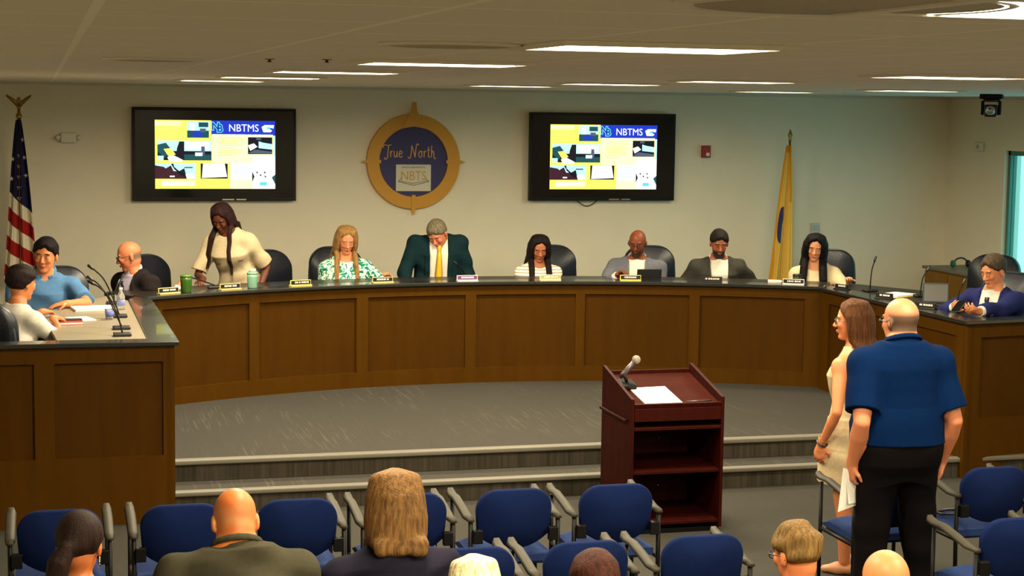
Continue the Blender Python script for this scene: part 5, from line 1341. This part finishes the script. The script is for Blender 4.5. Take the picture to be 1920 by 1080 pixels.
person('person', 'man in light blue polo shirt sitting before the striped flag', 0, 0, 0.05, SZ, head_at=(-3.70, 13.78, 1.685), zp=.56, lean=(6, 3, 0), head=(-16, 6, 4), skin=(222, 146, 100), s=1.02, girth=1.12, belly=.03, h=.006, eyes_down=True,
       wr={'L': (-3.56, 13.33, 1.228), 'R': (-3.85, 13.45, 1.05)}, hint={'L': (1, .2, -.35), 'R': (-.4, .3, -.8)}, hand={'L': dict(palm=(0, 0, -1), dir=(-1, -.3, -.05), curl=15), 'R': dict(palm=(0, 0, -1))},
       hair=dict(col=(24, 18, 18), name='hair_black', th=.014, nape=.04, front=.060, side=-.012, rough=.002), brow=(24, 18, 16), hs=1.06,
       tops=[dict(kind='polo', name='polo_shirt', mat=C_POLO, inf=.020, frac=.82, flaps=C_POLO, fup=.022, collar=.028, wr=.007, neckline=(.045, .50, .075), taper=1.3, sl=1.2)], trousers=dict(mat=C_DGREY, waist=.05), shoes=C_SHOE)
person('person', 'bald man with glasses in black suit turned to the left', 0, 0, -0.95, SZ, head_at=(-3.06, 14.66, 1.591), zp=.56, lean=(14, -2, 0), head=(-32, 16, 0), skin=(222, 142, 104), h=.006, girth=1.02,
       wr={'L': (-2.62, 14.66, 1.21)}, hint={'L': (.1, .3, -1)}, hand={'L': dict(palm=(0, 0, -1))}, scalp=dict(col=(112, 90, 70), side=.012, nape=.055, front=.5, bald=.03, a=.6), brow=(120, 96, 76), glasses=GLASSM,
       trousers=dict(mat=C_BLACK, waist=.05), shoes=C_SHOE, **suit(C_BLACK, C_LILAC, V=(.05, .085, .0, .46), tie=C_TIEB))
A = person('person', 'standing woman in cream top with long dark braids bending over the desk', 0, 0, -0.35, SZ, sex='f', head_at=(-2.25, 15.02, 1.856), zp=.84, lean=(20, -8, -10), head=(-14, 34, 4), neck=(-.02, .055, .13), skin=(104, 58, 38), lips=(90, 40, 34), brow=(24, 14, 12), h=.006, s=1.02, girth=1.06, eyes_down=True, shw=.165,
       legs='stand', feet={'L': (-1.98, 15.25, .39), 'R': (-2.2, 15.2, .39)}, wr={'R': (-2.40, 14.92, 1.24), 'L': (-1.92, 15.02, 1.10)}, hint={'R': (-.4, .8, 0), 'L': (.5, .9, 0)}, hand={'R': dict(palm=(0, 0, -1), dir=(0, -1, -.2)), 'L': dict(palm=(0, 0, -1), dir=(0, -1, -.2))},
       hair=dict(col=(46, 26, 26), name='hair_dark_braids', th=.016, nape=.06, front=.080, temple=10, side=-.01, ears=False, k=.006, drop=.6,
                 strand_fn=lambda H, hc: long_hair(.50, side_r=.019, a0=60, a1=175, n=12, sway=(0.0, .0), outward=.0, tips=.006, only=1, wave=.004)(H, hc)+long_hair(.46, side_r=.017, a0=55, a1=170, n=11, sway=(-.05, -.03), outward=.05, tips=.006, only=-1, wave=.004)(H, hc)),
       tops=[dict(kind='blouse', name='blouse', mat=C_CREAM, inf=.022, frac=.88, wr=.006, neckline=(.08, .52, .03), taper=1.35, sl=1.2, u0=-.2)], trousers=dict(mat=C_CREAM, waist=.06), shoes=C_SHOE)
mb = MB(); mb.tube([A['TP'](l, .098+.02-.25*l*l+.02, .30+.10*l) for l in np.linspace(-.10, .15, 12)], .006, 8); mb.build('chest_tie', mat('brown_trim', (88, 54, 30), 0.6), A['root'])
for l in (-.02, .09): MB().tube([A['TP'](l, .115+.015, .07), A['TP'](l+.008, .12+.012, -.02)], .006, 8).build('front_tie', bpy.data.materials['brown_trim'], A['root'])
person('person', 'blond woman in green and white floral blouse looking down', 0, 0, -0.02, SZ, sex='f', head_at=(-1.08, 15.34, 1.644), zp=.56, lean=(9, 0, 0), head=(2, 20, 2), skin=(228, 156, 118), lips=(190, 80, 76), brow=(130, 92, 56), h=.006, girth=1.14, eyes_down=True,
       wr={'L': (-.76, 15.12, 1.225)}, hint={'L': (.5, .6, -.6)}, hand={'L': dict(palm=(0, 0, -1))},
       hair=dict(col=(158, 116, 66), name='hair_blond', th=.014, nape=.06, front=.084, temple=10, side=-.012, ears=False, k=.014, drop=.5, lift=.02, strand_fn=long_hair(.34, side_r=.022, a0=58, a1=178, n=11, sway=(0, -.015), part=.02, outward=.05)),
       tops=[dict(kind='blouse', name='blouse', mat=C_FLORAL, inf=.018, frac=.85, wr=.005, neckline=(.08, .51, .035), taper=1.3, sl=1.2)], trousers=dict(mat=C_DGREY, waist=.05), shoes=C_SHOE)
person('person', 'grey haired man in dark teal suit and yellow tie leaning on the desk', 0, 0, -0.10, SZ, head_at=(-.275, 15.42, 1.678), zp=.74, lean=(14, 0, 0), head=(-30, 38, -8), neck=(-.015, .095, .055), skin=(222, 140, 108), s=1.0, girth=1.16, shw=.185, belly=.03, h=.006, eyes_down=True, brow=(96, 84, 66),
       wr={'R': (-.54, 15.30, 1.08), 'L': (.03, 15.32, 1.08)}, hint={'R': (-.3, 1, .0), 'L': (.3, 1, .0)}, hand={'R': dict(palm=(0, 0, -1), dir=(0, -1, -.1)), 'L': dict(palm=(0, 0, -1), dir=(0, -1, -.1))}, shL=.03, shR=.03,
       hair=dict(col=(116, 106, 84), name='hair_grey', th=.012, nape=.045, front=.055, side=-.012, rough=.0015), trousers=dict(mat=C_TEAL, waist=.05), shoes=C_SHOE,
       **suit(C_TEAL, C_WHITE, V=(.075, .085, -.14, .46), tie=C_TIEY))
person('person', 'girl with long black hair in striped white top looking down', 0, 0, -0.10, SZ, sex='f', head_at=(.738, 15.38, 1.547), zp=.55, lean=(8, 0, 0), head=(-2, 22, 0), skin=(182, 116, 82), brow=(34, 22, 18), lips=(150, 74, 64), h=.006, hs=.98, girth=.97, eyes_down=True,
       lap=.06,
       hair=dict(col=(26, 16, 16), name='hair_black_long', th=.013, nape=.06, front=.086, temple=10, side=-.014, ears=False, k=.014, drop=.5, strand_fn=long_hair(.44, side_r=.026, a0=56, a1=178, n=11, sway=(0, -.02), part=.006, outward=.05)),
       tops=[dict(kind='T-shirt', name='shirt', mat=C_STRIPE, inf=.018, frac=.95, wr=.004, neckline=(.075, .52, .02), taper=1.3, sl=1.2)], trousers=dict(mat=C_DGREY, waist=.05), shoes=C_SHOE)
person('person', 'bald man with goatee in light grey suit and white open shirt', 0, 0, -0.34, SZ, head_at=(1.635, 15.21, 1.62), zp=.56, lean=(6, 0, 0), head=(-10, 16, 2), skin=(138, 74, 44), lips=(110, 56, 46), brow=(40, 24, 18), h=.006, girth=1.10, shw=.19, eyes_down=True, scalp=dict(col=(70, 38, 26), side=.0, nape=.055, front=.5, bald=.055, a=.55), beard=dict(col=(52, 32, 26), a=.55), glasses=GLASSM,
       wr={'R': (1.37, 14.98, 1.224)}, hint={'R': (-.6, .6, -.6)}, hand={'R': dict(palm=(0, 0, -1))}, trousers=dict(mat=C_GREY, waist=.05), shoes=C_SHOE,
       **suit(C_GREY, C_WHITE, V=(.05, .075, -.10, .47)))
person('person', 'bearded man in dark grey suit and white open shirt looking down', 0, 0, -0.22, SZ, head_at=(2.362, 14.97, 1.628), zp=.56, lean=(10, 0, 0), head=(0, 20, 0), skin=(172, 106, 76), brow=(28, 20, 18), h=.006, girth=1.06, shw=.19, eyes_down=True, beard=dict(col=(44, 32, 28), a=.85),
       wr={'R': (2.10, 14.97, 1.08), 'L': (2.68, 14.82, 1.08)}, hint={'R': (-.4, .8, -.3), 'L': (.4, .8, -.3)}, hand={'R': dict(palm=(0, 0, -1)), 'L': dict(palm=(0, 0, -1))},
       hair=dict(col=(34, 26, 24), name='hair_black_short', th=.010, nape=.05, front=.058, side=-.016, rough=.0012), trousers=dict(mat=C_DGREY, waist=.05), shoes=C_SHOE, **suit(C_DGREY, C_WHITE, V=(.05, .085, -.10, .47)))
person('person', 'woman with very long black hair in cream top before the yellow flag', 0, 0, -0.42, SZ, sex='f', head_at=(3.165, 14.59, 1.608), zp=.56, lean=(5, -2, 0), head=(-4, 14, 6), skin=(228, 164, 124), lips=(190, 96, 84), brow=(34, 22, 20), h=.006, girth=1.10, eyes_down=True,
       wr={'L': (3.28, 14.14, 1.23)}, hint={'L': (.3, .6, -.8)}, hand={'L': dict(palm=(0, 0, -1))}, lap=.06,
       hair=dict(col=(18, 12, 14), name='hair_black_very_long', th=.018, nape=.06, front=.086, temple=10, side=-.012, ears=False, k=.014, drop=.6, strand_fn=long_hair(.54, side_r=.030, a0=57, a1=178, n=11, sway=(-.01, -.02), part=.015, outward=.07)),
       tops=[dict(kind='blouse', name='blouse', mat=C_CREAM, inf=.018, frac=.92, wr=.005, neckline=(.085, .50, .04), taper=1.3, sl=1.3)], trousers=dict(mat=C_DGREY, waist=.05), shoes=C_SHOE)
Hm = person('person', 'man in blue suit and black tie looking at his phone at right', 0, 0, -0.98, SZ, head_at=(3.49, 12.10, 1.632), zp=.56, lean=(8, 0, 0), head=(-20, 20, 0), skin=(226, 152, 110), brow=(70, 52, 38), h=.005, girth=1.05, eyes_down=True,
       wr={'L': (3.16, 11.70, 1.245), 'R': (3.13, 11.98, 1.25)}, hint={'L': (.8, .3, -.5), 'R': (-.8, .3, -.4)}, hand={'L': dict(palm=(-.55, .1, .8), dir=(-.25, -.95, .18), curl=32), 'R': dict(palm=(.6, .1, .7), dir=(.35, -.9, .1), curl=38)},
       hair=dict(col=(74, 60, 46), name='hair_brown_grey', th=.013, nape=.045, front=.066, side=-.014, rough=.002), trousers=dict(mat=C_BLUE, waist=.05), shoes=C_SHOE, **suit(C_BLUE, C_WHITE, V=(.045, .08, .0, .46), tie=C_TIEB, wr=.005))
pm = (Vector((3.16, 11.70, 1.245))+Vector((3.13, 11.98, 1.25)))/2
t = thing('phone', 'dark phone held in both hands by the man in blue suit', 'phone', (3.02, 11.745, 1.282), 0.5)
t.rotation_euler = (0.5, -0.1, -1.0)
MB().box((-0.038, -0.078, -0.004), (0.038, 0.078, 0.004)).build('case', mat('phone_case', (46, 26, 24), 0.4), t, bevel=0.004)
MB().box((-0.034, -0.073, 0.004), (0.034, 0.073, 0.0046)).build('display', SCR_BLACK, t)

# --- the two standing visitors
Wm = person('person', 'standing woman in sleeveless cream dress with long brown hair, seen from behind', 0, 0, PI+.62, 0.0, sex='f', head_at=(.905, 9.27, 1.635), zp=.86, lean=(0, 0, 0), head=(24, 2, 0), skin=(214, 138, 92), brow=(80, 54, 36), h=.005, legs='stand', s=.98,
       feet={'L': (.87, 9.20, .085), 'R': (1.02, 9.33, .085)}, wr={'L': (.685, 9.18, .80), 'R': (1.12, 9.36, .80)}, hint={'L': (.6, .6, 0), 'R': (-.6, .6, 0)}, hand={'L': dict(palm=(-.9, -.2, 0), dir=(0.05, -.15, -1), curl=28), 'R': dict(palm=(.9, -.2, 0), curl=28)},
       hair=dict(col=(80, 46, 20), name='hair_brown_long', th=.014, nape=.06, front=.08, temple=10, side=-.01, ears=False, k=.02, drop=.5, strand_fn=long_hair(.56, side_r=.024, a0=78, a1=178, n=11, sway=(0, .02), outward=.0)), glasses=GLASSM, leg_girth=.86,
       tops=[dict(kind='dress', name='dress', mat=C_DRESS, inf=.010, hem=.56, w=.20, d=.165, u0=-.1, neckline=(.075, .53, 0), wr=.003)], shoes=mat('sandal_tan', (176, 120, 84), 0.5))
w_ = Wm['wr']['L']; e_ = Wm['el']['L']; d_ = nrm(w_-e_); c_ = w_-d_*.015; n1 = nrm(np.cross(d_, v3(1, 0, 0))); n2 = np.cross(d_, n1)
for q, nm, mt_ in ((0, 'watch_strap', mat('watch_black', (24, 20, 20), 0.4)), (.03, 'bracelet', BRASS)):
    MB().tube([c_-d_*q+n1*.031*math.cos(t)+n2*.031*math.sin(t) for t in np.linspace(0, 2*PI, 19)], .0055 if q == 0 else .003, 8).build(nm, mt_, Wm['root'])
Mn = person('person', 'large bald man in blue polo shirt and black trousers standing, seen from behind', 0, 0, PI-.05, 0.0, head_at=(.648, 8.2, 1.782), zp=.90, lean=(2, 0, 0), head=(16, 4, 0), skin=(216, 142, 104), h=.006, legs='stand', shL=-.02, shR=-.02, girth=1.16, belly=.09, arm_girth=1.18, leg_girth=1.22, shw=.185, jaw=1.15, hs=1.04, neck_g=1.22, neck=(0, .035, .110),
       feet={'L': (.50, 8.2, .085), 'R': (.84, 8.2, .085)}, footdir={'L': (.35, -1, 0), 'R': (-.35, -1, 0)}, wr={'L': (.40, 8.20, .90), 'R': (.93, 8.22, .89)}, hint={'L': (.3, 1, 0), 'R': (-.3, 1, 0)}, hand={'L': dict(palm=(-.9, -.1, 0), dir=(.0, -.2, -1), curl=42), 'R': dict(palm=(.9, -.1, 0), dir=(0, -.2, -1), curl=45)},
       scalp=dict(col=(78, 58, 44), side=-.005, nape=.06, front=.5, bald=.05, a=.85), glasses=GLASSM,
       tops=[dict(kind='polo', name='polo_shirt', mat=C_ROYAL, inf=.024, frac=.80, collar=.03, flaps=C_ROYAL, wr=.004, fr=20, u0=.012, taper=1.35, sl=1.15)], trousers=dict(mat=C_TROUS, waist=.06, belt=C_BELT, hemr=.075, cut=-.05), shoes=C_SHOE)
q = Mn['root'].matrix_basis @ Vector(Mn['wr']['L'])
pf = thing('folded_papers', 'folded white papers held in the left hand of the large man in blue', 'paper', (q.x, q.y, 0.78), 0.0)
mb = MB()
mb.prism([(-.055, -.004), (.045, .02), (.045, .022), (-.055, -.002)], -.115, .10)
mb.v = [(x_+(.10-z_)*.12*(1 if x_ > 0 else -.3), y_+(.03 if z_ < 0 else 0), z_-(0.05 if (x_ > 0 and z_ > 0) else 0)-(.03 if (x_ < 0 and z_ < 0) else 0)) for x_, y_, z_ in mb.v]; mb.build('sheet', PAPER, pf)
mb = MB().prism([(-.04, .008), (.055, .045), (.055, .047), (-.04, .010)], -.10, .09); mb.v = [(x_+(.09-z_)*.15, y_, z_) for x_, y_, z_ in mb.v]; mb.build('sheet', PAPER, pf)

# --- audience seen from behind
AUD = dict(zp=.53, h=.006)
Pn = person('person', 'seated woman with dark ponytail and silver hoop earring at bottom left', 0, 0, PI-.05, 0.0, sex='f', head_at=(-3.60, 6.45, 1.235), lean=(8, 0, 0), head=(-12, 14, 0), skin=(206, 124, 70), zp=.5, h=.006,
       hair=dict(col=(40, 24, 18), name='hair_ponytail', th=.013, nape=.045, front=.06, side=-.01, k=.03, drop=.5, strand_fn=lambda H, hc: [([H((.0, .09, .0)), H((.02, .125, -.015)), H((.045, .135, -.07)), H((.055, .13, -.15)), H((.05, .12, -.26))], [.035, .032, .042, .038, .015])]),
       tops=[dict(kind='T-shirt', name='top', mat=C_GREYT, inf=.016, frac=.9, neckline=(.085, .53, -.01), wr=.004)], trousers=dict(mat=C_DGREY, waist=.05), shoes=C_SHOE)
c_ = Pn['H']((-.082, .012, -.062)); MB().tube([c_+v3(0, .022*math.cos(t), .022*math.sin(t)) for t in np.linspace(0, 2*PI, 25)], .003, 8).build('hoop_earring', CHROME, Pn['root'])
person('person', 'seated bald man in olive grey suit with bowed head, seen from behind', 0, 0, PI, 0.0, head_at=(-3.04, 6.45, 1.305), lean=(10, 0, 0), head=(0, 30, 0), neck=(0, .075, .095), skin=(214, 126, 66), zp=.52, h=.006, girth=1.20, shw=.20, jaw=1.12, neck_g=1.15, hs=1.02, scalp=dict(col=(196, 132, 84), side=.0, nape=.05, front=.5, bald=.03, a=.35),
       trousers=dict(mat=C_OLIVE, waist=.05), shoes=C_SHOE, **suit(C_OLIVE, C_WHITE, V=(.05, .08, .0, .46), inf=.026, wr=.005, flaps=C_OLIVE))
person('person', 'seated woman with blond bob hair in navy jacket, seen from behind', 0, 0, PI, 0.0, sex='f', head_at=(-2.425, 6.42, 1.335), lean=(8, 0, 0), head=(-6, 12, 0), skin=(220, 150, 110), zp=.52, h=.006, girth=1.26, shw=.185,
       hair=dict(col=(120, 86, 46), name='hair_bob_blond', th=.018, nape=.06, front=.06, side=-.02, ears=False, k=.03, drop=.3, strand_fn=long_hair(.165, side_r=.016, a0=70, a1=180, n=17, spread=1.03, outward=-.012, tips=.010)), **suit(C_NAVY, C_NAVY, V=(.04, .06, .1, .46), wr=.006, inf=.026), trousers=dict(mat=C_NAVY, waist=.05), shoes=C_SHOE)
person('person', 'seated person with pale white blond hair at the bottom edge', 0, 0, PI, 0.0, sex='f', head_at=(-2.36, 5.42, 1.262), hs=.84, lean=(6, 0, 0), head=(0, 12, 0), zp=.52, h=.007,
       hair=dict(col=(244, 226, 176), name='hair_white_blond', th=.010, nape=.06, front=.06, side=-.02, ears=False, k=.02, drop=.3, strand_fn=long_hair(.16, side_r=.016, a0=75, a1=180, n=8, tips=.012)), tops=[dict(kind='T-shirt', name='top', mat=C_GREYT, inf=.016, frac=.9, wr=.004)], trousers=dict(mat=C_DGREY, waist=.05), shoes=C_SHOE)
person('person', 'seated person with short dark red-brown hair at the bottom edge', 0, 0, PI, 0.0, head_at=(-1.945, 5.42, 1.262), hs=.88, lean=(6, 0, 0), head=(6, 12, 0), skin=(190, 120, 84), zp=.52, h=.007,
       hair=dict(col=(60, 28, 18), name='hair_red_brown', th=.016, nape=.05, front=.06, side=-.012, rough=.002), tops=[dict(kind='T-shirt', name='top', mat=C_DGREY, inf=.016, frac=.9, wr=.004)], trousers=dict(mat=C_DGREY, waist=.05), shoes=C_SHOE)
person('person', 'seated person with short wavy sandy hair and glasses at the bottom edge', 0, 0, PI, 0.0, head_at=(-.964, 5.95, 1.185), hs=.95, lean=(6, 0, 0), head=(18, 10, 0), skin=(214, 136, 88), zp=.52, h=.006, glasses=GLASSM,
       hair=dict(col=(118, 90, 48), name='hair_sandy', th=.013, nape=.038, front=.06, side=.004, rough=.006, fr=85, top=1.3), tops=[dict(kind='T-shirt', name='top', mat=C_GREYT, inf=.016, frac=.9, wr=.004)], trousers=dict(mat=C_DGREY, waist=.05), shoes=C_SHOE)
person('person', 'seated man with shiny bald head at the bottom edge, right of the sandy hair', 0, 0, PI, 0.0, head_at=(-.922, 5.30, 1.252), lean=(6, 0, 0), head=(-10, 12, 0), skin=(218, 144, 92), zp=.50, h=.006, hs=1.02,
       tops=[dict(kind='T-shirt', name='top', mat=C_WHITE, inf=.016, frac=.9, wr=.004)], trousers=dict(mat=C_DGREY, waist=.05), shoes=C_SHOE)
